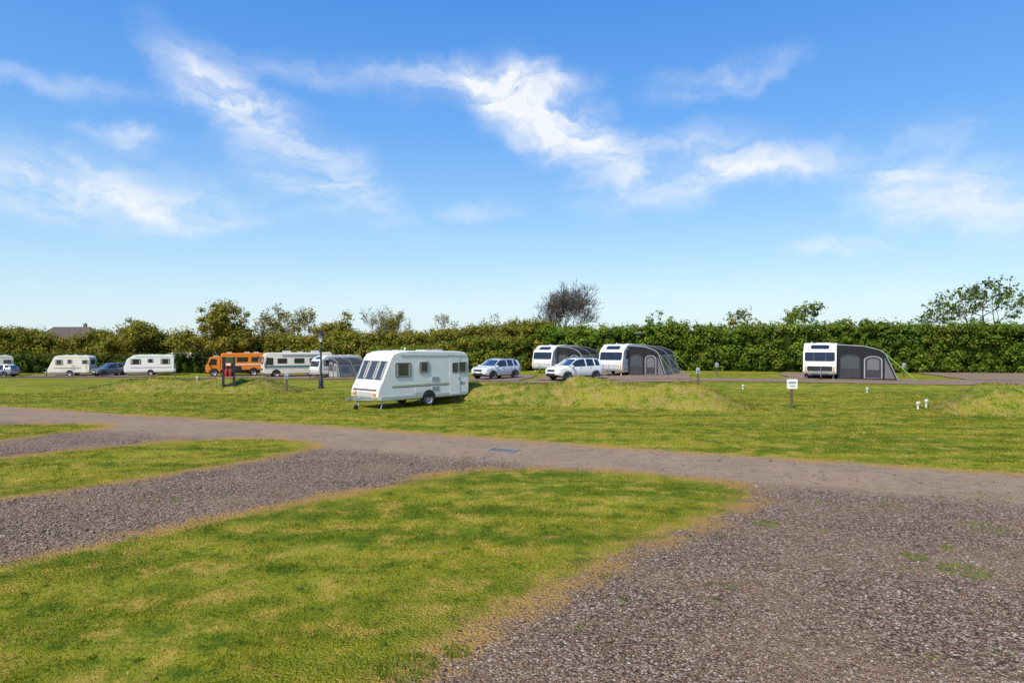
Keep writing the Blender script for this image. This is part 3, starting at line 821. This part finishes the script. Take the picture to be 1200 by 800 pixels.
# ------------------------------------------------------------------ cars
def suv(name, loc, heading, paint, L=4.5, W=1.84, H=1.66):
    e = empty(name, loc, math.radians(heading)); k = L / 4.5; q = H / 1.66
    S = [(2.25, .42, .70, .78, .58, .66, .50), (2.17, .33, .78, .88, .76, .80, .62), (1.95, .26, .88, .98, .86, .89, .72), (1.55, .24, .95, 1.05, .90, .92, .78), (1.12, .24, 1.0, 1.10, .90, .92, .78),
         (.38, .24, 1.02, 1.56, .90, .92, .64), (.20, .24, 1.02, 1.61, .90, .92, .65), (-.38, .24, 1.03, 1.65, .90, .92, .66), (-.50, .24, 1.03, 1.65, .90, .92, .66), (-1.22, .24, 1.05, 1.63, .90, .92, .65), (-1.34, .24, 1.05, 1.625, .90, .92, .645),
         (-1.78, .25, 1.08, 1.59, .90, .91, .63), (-1.92, .26, 1.08, 1.56, .89, .90, .61), (-2.14, .32, 1.06, 1.18, .86, .87, .74), (-2.24, .38, .95, 1.0, .78, .82, .7), (-2.27, .45, .85, .9, .70, .76, .6)]
    rings = []
    for x, zl, zb, zt, wl, wb, wt in S:
        h = [(0, zl), (wl * .92, zl), (wl, zl + .10), (wb + .015, (zl + zb) / 2 + .05), (wb, zb), (wt + .02, zt - .07 if zt - zb > .2 else zt - .02), (wt * .82, zt - .01), (0, zt)]
        ring = [(x * k, y, z * q) for y, z in h] + [(x * k, -y, z * q) for y, z in h[-2:0:-1]]
        rings.append(ring)
    m = len(rings[0]); mb = MB(); V = [p for r in rings for p in r]; F = []; M = []
    for i in range(len(rings) - 1):
        for j in range(m):
            F.append([i * m + j, i * m + (j + 1) % m, (i + 1) * m + (j + 1) % m, (i + 1) * m + j])
            jj = j if j < 7 else 13 - j
            mat = 0
            if jj in (0, 1): mat = 2
            if jj == 4 and i in (4, 5, 6, 8, 10): mat = 1
            if jj in (5, 6) and i == 4: mat = 1
            if jj in (5, 6) and i == 12: mat = 1
            M.append(mat)
    F.append(list(range(m))[::-1]); M.append(0); F.append([(len(rings) - 1) * m + j for j in range(m)]); M.append(0)
    mb.v = V; mb.f = F; mb.m = M
    mb.obj('body', [paint, GLASS, BLACK], e, ang=38)
    mb = MB()
    for s in (-1, 1):
        mb.tube((1.12 * k, s * .80, 1.06 * q), (.36 * k, s * .655, 1.53 * q), .035, mi=0)
        mb.tube((-1.92 * k, s * .64, 1.52 * q), (-2.14 * k, s * .78, 1.12 * q), .04, mi=0)
        mb.box((.98 * k, s * 1.0, 1.08 * q), (.12, .20, .14), 0)
        mb.tube((.25 * k, s * .60, 1.66 * q), (-1.7 * k, s * .60, 1.64 * q), .022, mi=1)
        for x in (.25, -.7, -1.7): mb.tube((x * k, s * .60, 1.58 * q), (x * k, s * .60, 1.65 * q), .02, mi=1)
        for x in (.1, -.85): mb.box((x * k, s * .935, .93 * q), (.16, .03, .03), 1)
        for x in (1.02, -.44, -1.3):
            mb.box((x * k, s * .925, .68 * q), (.012, .012, .50), 2)
    mb.obj('trim', [paint, STEEL, BLACK], e)
    mb = MB()
    mb.prism(rrect(0, .74 * q, .86, .17, .05), (2.25 * k, 0, 0), Y3, Z3, X3, .012, 0)
    mb.prism(rrect(0, .47 * q, 1.0, .14, .04), (2.25 * k, 0, 0), Y3, Z3, X3, .014, 0)
    mb.prism(rrect(0, .58 * q, .52, .11, .01), (2.25 * k, 0, 0), Y3, Z3, X3, .024, 2)
    mb.box((2.24 * k, 0, .76 * q), (.05, .78, .025), 3)
    for s in (-1, 1):
        u = Vector((-.45, s * .75, 0)).normalized(); n = Vector((.8, s * .5, .1)).normalized()
        mb.prism([(-.02, .0), (.36, .06), (.40, .18), (.02, .12)], (2.235 * k, s * .46, .70 * q), u, Z3, n, .035, 1, back=.1)
        mb.prism(rrect(0, 0, .16, .08, .03), (2.19 * k, s * .66, .47 * q), Y3, Z3, X3, .05, 1, back=.05)
        mb.prism(rrect(s * .72, 1.0 * q, .20, .30, .05), (-2.17 * k, 0, 0), Y3, Z3, -X3, .05, 4, back=.1)
    mb.prism(rrect(0, .72 * q, .52, .11, .01), (-2.28 * k, 0, 0), Y3, Z3, -X3, .01, 5)
    mb.obj('lights_and_grille', [BLACK, LENS, SIGNW, STEEL, REDL, pm('plate_yellow', (.7, .55, .05), .5)], e)
    mb = MB()
    for s in (-1, 1):
        for x in (1.38 * k, -1.36 * k):
            arch(mb, x, .34, .42, .24 * q, 1.84, s, .014, 0)
            wheel('wheel', (x, s * (.92 - .07), .345), s, .345, e, .22)
    mb.obj('wheel_arches', BLACK, e)
    return e
suv('parked_car', gl(-1.3, 55.5), 228, ICEBL, L=4.2, H=1.62)
suv('parked_car', gl(4.85, 53), 214, BRIGHT, L=4.6, H=1.70)
SILV = pm('silver_paint', (.30, .32, .35), .3, .4, coat=.6)
suv('parked_car', gl(-62.2, 82.5), 185, SILV, L=4.3, H=1.5)
suv('parked_car', gl(-50.6, 86), 240, pm('blue_grey_paint', (.13, .16, .20), .3, .3, coat=.7), L=4.1, H=1.6)

# ------------------------------------------------------------------ motorhome (coach type)
def motorhome(loc, heading):
    e = empty('motorhome', loc, math.radians(heading)); L = 8.2; W = 2.4; h = L / 2
    pr = [(-h, .55), (-h, 2.75), (-h + .12, 2.92), (h - .7, 2.95), (h - .35, 2.85), (h - .18, 2.55), (h - .02, 1.5), (h, 1.3), (h, .55), (h - .2, .42), (-h + .5, .42)]
    mb = MB(); mb.prism(pr, (0, W / 2, 0), X3, Z3, -Y3, W, 0, back=0); mb.obj('body', CREAM, e, bevel=.07)
    g = MB(); t = MB()
    on_seg(g, (h - .02, 1.5), (h - .18, 2.55), -1.08, -.03, .02, .92, .08, .02); on_seg(g, (h - .02, 1.5), (h - .18, 2.55), .03, 1.08, .02, .92, .08, .02)
    for s in (-1, 1):
        side_shape(g, [(h - .25, 1.5), (h - 1.15, 1.45), (h - 1.15, 2.3), (h - .38, 2.4)], W, s, .02)
        for cx, w, hh in ((h - 2.2, 1.1, .6), (h - 4.2, 1.2, .6), (h - 5.9, .9, .6), (h - 7.2, .8, .5)):
            side_shape(t, rrect(cx, 1.95, w + .08, hh + .08, .08), W, s, .014, 1); side_shape(g, rrect(cx, 1.95, w, hh, .07), W, s, .026)
        side_shape(t, rrect(0, 1.25, L - .4, .26, .02), W, s, .008, 0)
        side_shape(t, rrect(0, 1.02, L - .4, .05, .02), W, s, .008, 2)
        side_shape(t, rrect(-.2, .72, L - .9, .03, .01), W, s, .010, 1)
        side_shape(t, rrect(-.3, 2.72, 4.6, .13, .05), W, s, .12, 1)
        t.tube((h - .1, s * 1.2, 2.3), (h + .15, s * 1.42, 2.15), .02, mi=1); t.box((h + .15, s * 1.44, 1.98), (.1, .14, .36), 1)
        t.prism(rrect(s * .88, .95, .34, .22, .05), (h, 0, 0), Y3, Z3, X3, .03, 4)
    t.prism(rrect(0, .92, 1.1, .3, .05), (h, 0, 0), Y3, Z3, X3, .02, 3); t.prism(rrect(0, .6, 2.2, .18, .06), (h, 0, 0), Y3, Z3, X3, .08, 1)
    g.obj('windows', GLASS, e); t.obj('trim', [pm('teal_stripe', (.06, .17, .16), .4), LGREY, BROWN, BLACK, LENS], e)
    r = MB()
    for x in (1.2, -2.2): r.box((x, 0, 3.05), (.9, .7, .25), 0)
    r.box((-.4, .4, 3.0), (.5, .5, .14), 0); r.tube((-3, .8, 2.95), (-3.9, .8, 2.98), .03)
    r.obj('roof_units', LGREY, e, bevel=.05)
    a_ = MB()
    for s in (-1, 1):
        for x in (h - 1.5, -h + 2.2):
            arch(a_, x, .42, .52, .43, W, s, .016, 0); wheel('wheel', (x, s * (W / 2 - .1), .42), s, .42, e, .25)
    a_.obj('wheel_arches', BLACK, e)
motorhome(gl(-26.8, 85), 207)

def camper_truck(loc, heading):
    e = empty('camper_truck', loc, math.radians(heading)); W = 2.3
    mb = MB()
    mb.prism([(-3.5, .75), (1.55, .75), (1.55, 2.72), (1.3, 2.85), (-3.4, 2.85), (-3.5, 2.75)], (0, W / 2, 0), X3, Z3, -Y3, W, 0, back=0)
    mb.prism([(1.6, .5), (3.25, .5), (3.3, 1.25), (3.15, 1.45), (2.85, 2.25), (2.6, 2.38), (1.6, 2.42)], (0, W / 2 - .08, 0), X3, Z3, -Y3, W - .16, 0, back=0)
    mb.obj('body', ORANGE, e, bevel=.06)
    g = MB(); t = MB()
    on_seg(g, (3.15, 1.45), (2.85, 2.25), -.98, .98, .05, .95, .1, .02)
    for s in (-1, 1):
        side_shape(g, [(3.0, 1.45), (2.05, 1.40), (2.05, 2.15), (2.72, 2.18)], W - .16, s, .02)
        for cx, w in ((.6, 1.1), (-.9, 1.2), (-2.5, 1.0)):
            side_shape(t, rrect(cx, 2.05, w + .1, .60, .06), W, s, .012, 0); side_shape(g, rrect(cx, 2.05, w, .5, .05), W, s, .024)
        side_shape(t, rrect(-1, 1.45, 4.9, .12, .02), W, s, .008, 1)
        side_shape(t, rrect(-1.0, .72, 4.9, .14, .02), W, s, .02, 0)
        side_shape(t, rrect(-.3, 1.02, 1.0, .45, .03), W, s, .012, 0)
        t.prism(rrect(s * .85, .9, .25, .2, .05), (3.28, 0, 0), Y3, Z3, X3, .04, 2)
        t.box((3.1, s * 1.3, 1.75), (.08, .14, .35), 0)
    t.prism(rrect(0, .95, 1.3, .35, .05), (3.28, 0, 0), Y3, Z3, X3, .02, 0); t.box((3.35, 0, .55), (.15, 2.1, .22), 0)
    t.box((-1, 0, .62), (4.8, 1.0, .2), 0)
    for x, y in ((.6, .3), (-1.5, -.2), (-2.6, .3)): t.box((x, y, 2.92), (.6, .5, .14), 3)
    t.box((2.1, 0, 2.5), (.6, 1.5, .1), 3)
    g.obj('windows', GLASS, e); t.obj('trim', [BLACK, SIGNW, LENS, LGREY], e)
    a_ = MB()
    for s in (-1, 1):
        arch(a_, 2.35, .45, .58, .51, W - .16, s, .016, 0); arch(a_, -2.2, .45, .58, .6, W, s, .03, 0)
        for x in (2.35, -2.2): wheel('wheel', (x, s * (W / 2 - .16), .45), s, .45, e, .27)
    a_.obj('wheel_arches', BLACK, e)
camper_truck(gl(-35, 86), 205)

# ------------------------------------------------------------------ street furniture
def lamp(x, y):
    e = empty('street_lamp', (x, y, 0)); mb = MB()
    mb.lathe([(.0, 0), (.20, 0), (.20, .10), (.15, .14), (.14, .55), (.10, .62), (.085, .9), (.06, 1.0), (.055, 2.5), (.075, 2.53), (.075, 2.6), (.045, 2.66), (.04, 2.82), (.09, 2.9), (.10, 2.95), (0, 2.95)], (0, 0, 0), Z3, 0, 16)
    mb.tube((-.32, 0, 2.55), (.32, 0, 2.55), .018)
    for s in (-1, 1): mb.lathe([(0, -.035), (.03, 0), (0, .035)], (s * .32, 0, 2.55), Z3, 0, 10)
    for i in range(4):
        a = math.pi / 4 + i * math.pi / 2; c, s = math.cos(a), math.sin(a)
        mb.tube((c * .12, s * .12, 2.95), (c * .23, s * .23, 3.38), .014)
        b = a + math.pi / 2
        mb.tube((c * .23, s * .23, 3.38), (math.cos(b) * .23, math.sin(b) * .23, 3.38), .02)
        mb.tube((c * .12, s * .12, 2.95), (math.cos(b) * .12, math.sin(b) * .12, 2.95), .016)
    mb.lathe([(.29, 3.38), (.27, 3.42), (.13, 3.56), (.10, 3.57), (.10, 3.63), (.05, 3.66), (.02, 3.70), (.03, 3.73), (0, 3.78)], (0, 0, 0), Z3, 0, 12)
    mb.obj('post', BLACK, e)
    g = MB()
    for i in range(4):
        a = math.pi / 4 + i * math.pi / 2; b = a + math.pi / 2
        g.poly([(math.cos(a) * .115, math.sin(a) * .115, 2.96), (math.cos(b) * .115, math.sin(b) * .115, 2.96), (math.cos(b) * .222, math.sin(b) * .222, 3.37), (math.cos(a) * .222, math.sin(a) * .222, 3.37)], [(0, 1, 2, 3)])
    g.obj('lantern_glass', pm('lantern_glass', (.55, .57, .55), .15, coat=.5), e)
lamp(-12.2, 43.6)

def fire_point(x, y):
    e = empty('fire_point', (x, y, 0), math.radians(10)); mb = MB()
    for s in (-1, 1):
        mb.box((s * .30, 0, 1.02), (.12, .12, 2.04), 0)
        mb.box((s * .30, 0, 2.07), (.16, .16, .06), 0)
    mb.box((0, 0, 1.92), (.48, .05, .22), 1); mb.box((0, 0, 1.0), (.48, .04, .10), 0); mb.box((0, 0, .45), (.48, .04, .10), 0); mb.box((0, .02, 1.4), (.48, .03, .7), 1)
    mb.obj('frame', [BLACK, GREEN_P], e, bevel=.008)
    r = MB()
    for s in (-1, 1):
        r.lathe([(0, .95), (.065, .95), (.075, .98), (.075, 1.3), (.05, 1.38), (.02, 1.4), (.02, 1.46), (0, 1.46)], (s * .12, -.12, 0), Z3, 0, 14)
    r.box((0, -.05, 1.66), (.36, .08, .24), 0); r.box((0, -.095, 1.66), (.24, .01, .12), 1)
    r.obj('extinguishers', [RED_P, SIGNW], e)
fire_point(-16.6, 40)

def hookup(x, y, h=.95):
    e = empty('electric_hookup_post', (x, y, float(gz(x, y)))); mb = MB()
    mb.box((0, 0, h / 2), (.09, .09, h), 0); mb.box((0, 0, h - .14), (.20, .16, .30), 1)
    mb.prism([(-.12, 0), (.12, 0), (0, .08)], (0, -.10, h), X3, Z3, Y3, .2, 1, back=0)
    mb.box((0, -.085, h - .16), (.12, .02, .16), 2)
    mb.obj('post', [WOOD, LGREY, pm('socket_blue', (.05, .12, .35), .5)], e, bevel=.006)
hookup(-13.3, 40.3, 1.1); hookup(11.6, 42.6, 1.25); hookup(16.5, 55, 1.0); hookup(-8.3, 52, 1.0); hookup(31, 54, 1.0); hookup(-39.5, 80, 1.1)

def sign(x, y, h=1.3, w=.46):
    e = empty('pitch_sign', (x, y, 0), math.radians(-8)); mb = MB()
    mb.box((0, 0, (h - .1) / 2), (.11, .08, h - .1), 0)
    mb.prism(rrect(0, h - .23, w, .44, .03), (0, -.055, 0), X3, Z3, -Y3, .02, 1)
    mb.prism(rrect(0, h - .17, w * .7, .09, .01), (0, -.077, 0), X3, Z3, -Y3, .002, 2, back=0)
    mb.prism(rrect(0, h - .32, w * .5, .05, .01), (0, -.077, 0), X3, Z3, -Y3, .002, 2, back=0)
    mb.obj('sign', [WOOD, SIGNW, GREY], e)
sign(12.75, 31.1)

def tap(x, y, z, h=.42):
    e = empty('water_marker_post', (x, y, z)); mb = MB()
    mb.box((0, 0, h / 2), (.06, .06, h), 0); mb.box((0, -.02, h - .06), (.10, .12, .13), 0); mb.tube((0, -.08, h - .05), (0, -.17, h - .12), .02, mi=1)
    mb.obj('post', [SIGNW, STEEL], e, bevel=.01)
tap(17.95, 30.2, 0, .34); tap(18.5, 30.5, 0, .42); tap(5.35, 31.4, .1, .45); tap(14.2, 42, 0, .35); tap(20.8, 40, 0, .3)
tap(-18.9, 41, 0.4, .5)

def drain(x, y):
    e = empty('drain_cover', (x, y, .006), math.radians(-25)); mb = MB()
    for s in (-1, 1): mb.box((0, s * .30, .010), (.80, .05, .020)); mb.box((s * .375, 0, .010), (.05, .55, .020))
    for i in range(8): mb.box((-.30 + i * .086, 0, .006), (.03, .55, .012))
    mb.box((0, 0, .0005), (.7, .55, .003), 1)
    mb.obj('grating', [pm('dull_iron', (.26, .25, .23), .7, .2), pm('drain_silt', (.16, .13, .10), .9)], e)
drain(-.25, 18.75)

# ------------------------------------------------------------------ distant houses
ROOF = pm('roof_tile', (.20, .12, .085), .9, var=.3, scale=2); ROOF2 = pm('roof_tile_dark', (.10, .075, .065), .9, var=.3, scale=2)
BRICK = pm('render_wall', (.45, .40, .33), .9)
def house(x, y, w, d, eave, ridge, roof, rz=0):
    e = empty('bungalow', (x, y, float(gz(x, y))), rz); mb = MB()
    mb.box((0, 0, eave / 2), (w, d, eave)); mb.obj('walls', BRICK, e)
    r = MB(); o = .4
    V = [(-w / 2 - o, -d / 2 - o, eave - .1), (w / 2 + o, -d / 2 - o, eave - .1), (w / 2 + o, d / 2 + o, eave - .1), (-w / 2 - o, d / 2 + o, eave - .1), (-w / 2 + d * .3, 0, ridge), (w / 2 - d * .3, 0, ridge)]
    r.poly(V, [(0, 1, 5, 4), (1, 2, 5), (2, 3, 4, 5), (3, 0, 4), (3, 2, 1, 0)]); r.obj('roof', roof, e, smooth=False)
    c = MB(); c.box((w * .22, .3, ridge), (.7, .6, 1.4)); c.box((w * .22, .3, ridge + .75), (.8, .7, .12)); c.tube((w * .22, .3, ridge + .8), (w * .22, .3, ridge + 1.1), .12); c.obj('chimney', ROOF, e)
    q = MB()
    for i in range(3):
        q.prism(rrect(-w * .33 + i * w * .33, eave * .55, 1.6, 1.1, .02), (0, -d / 2, 0), X3, Z3, -Y3, .04, 0)
        q.prism(rrect(-w * .33 + i * w * .33, eave * .55, 1.4, .9, .02), (0, -d / 2, 0), X3, Z3, -Y3, .06, 1)
    q.prism(rrect(w * .16, 1.0, .95, 2.0, .02), (0, -d / 2, 0), X3, Z3, -Y3, .05, 0)
    q.obj('windows_and_door', [SIGNW, GLASS], e)
house(-116, 180, 15, 9, 4.8, 8.2, ROOF2); house(-134, 182, 9, 8, 4.2, 7.2, ROOF); house(-143, 210, 12, 9, 3.8, 7.2, ROOF)

# ------------------------------------------------------------------ sun + sky
sun_el, sun_az = 48.0, 214.0   # azimuth clockwise from +Y
sv = Vector((math.sin(math.radians(sun_az)) * math.cos(math.radians(sun_el)), math.cos(math.radians(sun_az)) * math.cos(math.radians(sun_el)), math.sin(math.radians(sun_el))))
ld = bpy.data.lights.new('sun', 'SUN'); ld.energy = 5.0; ld.angle = math.radians(.53); ld.color = (1, .93, .80)
lo = bpy.data.objects.new('sun', ld); scene.collection.objects.link(lo); lo.rotation_euler = (-sv).to_track_quat('-Z', 'Y').to_euler()

w = bpy.data.worlds.new('World'); scene.world = w; w.use_nodes = True; t = w.node_tree; t.nodes.clear(); N = NT(t)
ST = .13
out = N.n('ShaderNodeOutputWorld'); bg = N.n('ShaderNodeBackground'); bg.inputs['Strength'].default_value = ST; t.links.new(bg.outputs[0], out.inputs[0])
sky = N.n('ShaderNodeTexSky'); sky.sky_type = 'NISHITA'; sky.sun_disc = False
sky.sun_elevation = math.radians(sun_el); sky.sun_rotation = math.radians(sun_az); sky.altitude = 0; sky.air_density = 1.0; sky.dust_density = .6; sky.ozone_density = 2.0
tc = N.n('ShaderNodeTexCoord'); D = tc.outputs['Generated']
sp = N.n('ShaderNodeSeparateXYZ'); t.links.new(D, sp.inputs[0])
az = N.math('MULTIPLY', N.math('ARCTAN2', sp.outputs[0], sp.outputs[1]), 57.2958)
el = N.math('MULTIPLY', N.math('ARCSINE', sp.outputs[2]), 57.2958)
cv = N.n('ShaderNodeCombineXYZ'); t.links.new(az, cv.inputs[0]); t.links.new(el, cv.inputs[1])
wn = N.n('ShaderNodeTexNoise', inp={'Scale': 9, 'Detail': 5, 'Roughness': .6}); t.links.new(D, wn.inputs['Vector'])
w1 = N.n('ShaderNodeVectorMath', operation='SUBTRACT'); t.links.new(wn.outputs['Color'], w1.inputs[0]); w1.inputs[1].default_value = (.5, .5, .5)
w2 = N.n('ShaderNodeVectorMath', operation='MULTIPLY'); t.links.new(w1.outputs[0], w2.inputs[0]); w2.inputs[1].default_value = (8, 5, 0)
w3 = N.n('ShaderNodeVectorMath', operation='ADD'); t.links.new(cv.outputs[0], w3.inputs[0]); t.links.new(w2.outputs[0], w3.inputs[1])
BL = [(-23.6, 18.7, 5.0, 2.2, -30, .75), (-18.5, 16.6, 6, 1.6, -25, .7), (-15.0, 12.0, 7, 2.0, -20, .75), (-35, 11.0, 11, 2.6, -3, .75), (-26, 10.0, 8, 1.3, -4, .55),
      (-3.5, 20.9, 6, 1.4, -5, .7), (1.8, 19.0, 5.5, 2.8, -15, 1.15), (6.5, 16.6, 4.5, 2.2, -30, .85), (13.2, 13.8, 6, 2.6, 10, .9), (20.5, 13.6, 7, 1.2, 2, .8),
      (17, 20.3, 5, 1.1, 4, .65), (25.7, 7.2, 2.8, .7, 2, 1.5), (33, 10.2, 7, 2.4, -8, .85), (30.4, 13.2, 3, 1.6, 35, .6), (-29.4, 14.7, 2, .8, -10, .75),
      (-36, 17.6, 11, .7, 0, .4), (-2, 10.8, 3, .9, 0, .4), (-12, 20.5, 12, 1.2, -5, .35), (5, 3.5, 34, 1.6, 0, .22)]
tot = None
for a, b, hw_, hh_, ti, am in BL:
    mp = N.n('ShaderNodeMapping', vector_type='TEXTURE'); t.links.new(w3.outputs[0], mp.inputs['Vector'])
    mp.inputs['Location'].default_value = (a, b, 0); mp.inputs['Rotation'].default_value = (0, 0, math.radians(ti)); mp.inputs['Scale'].default_value = (hw_ * 1.25, hh_ * 1.25, 1)
    ln = N.n('ShaderNodeVectorMath', operation='LENGTH'); t.links.new(mp.outputs[0], ln.inputs[0])
    v = N.mr(ln.outputs['Value'], 0, 1.3, am, 0)
    tot = v if tot is None else N.math('ADD', tot, v)
ms = N.n('ShaderNodeMapping'); t.links.new(w3.outputs[0], ms.inputs['Vector']); ms.inputs['Rotation'].default_value = (0, 0, math.radians(18)); ms.inputs['Scale'].default_value = (.12, .38, 1)
st = N.noise(ms.outputs[0], 1.0, 7, .6, .5)
mask = N.math('MULTIPLY', tot, N.mr(st, .30, .70, .12, 1.15), clamp=True)
mask = N.math('MULTIPLY', mask, .92)
rp = N.n('ShaderNodeValToRGB'); t.links.new(N.math('DIVIDE', el, 90.0, clamp=True), rp.inputs[0])
E = rp.color_ramp.elements
def q(c): return (c[0], c[1], c[2], 1)
E[0].position = 0; E[0].color = q((.70, .86, .95)); E[1].position = 1; E[1].color = q((.03, .14, .50))
for p, c in ((5 / 90, (.52, .76, .95)), (10 / 90, (.32, .60, .95)), (17 / 90, (.155, .42, .93)), (27 / 90, (.065, .29, .84))):
    x = E.new(p); x.color = q(c)
sc_ = N.n('ShaderNodeVectorMath', operation='SCALE'); t.links.new(rp.outputs[0], sc_.inputs[0]); sc_.inputs['Scale'].default_value = 1 / ST
nz = N.n('ShaderNodeHueSaturation', inp={'Saturation': 1.2, 'Value': 1.45, 'Hue': .5}); t.links.new(sky.outputs[0], nz.inputs['Color'])
c0 = N.mix(.78, nz.outputs[0], sc_.outputs[0])
c1 = N.mix(mask, c0, (.96 / ST, .98 / ST, 1.0 / ST))
t.links.new(c1, bg.inputs['Color'])

cd = bpy.data.cameras.new('camera'); cd.lens = 24; cd.sensor_width = 36; cd.clip_end = 8000; cd.clip_start = .1
co = bpy.data.objects.new('camera', cd); scene.collection.objects.link(co); co.location = (0, 0, 3.0); co.rotation_euler = (math.radians(90), 0, 0)
scene.camera = co
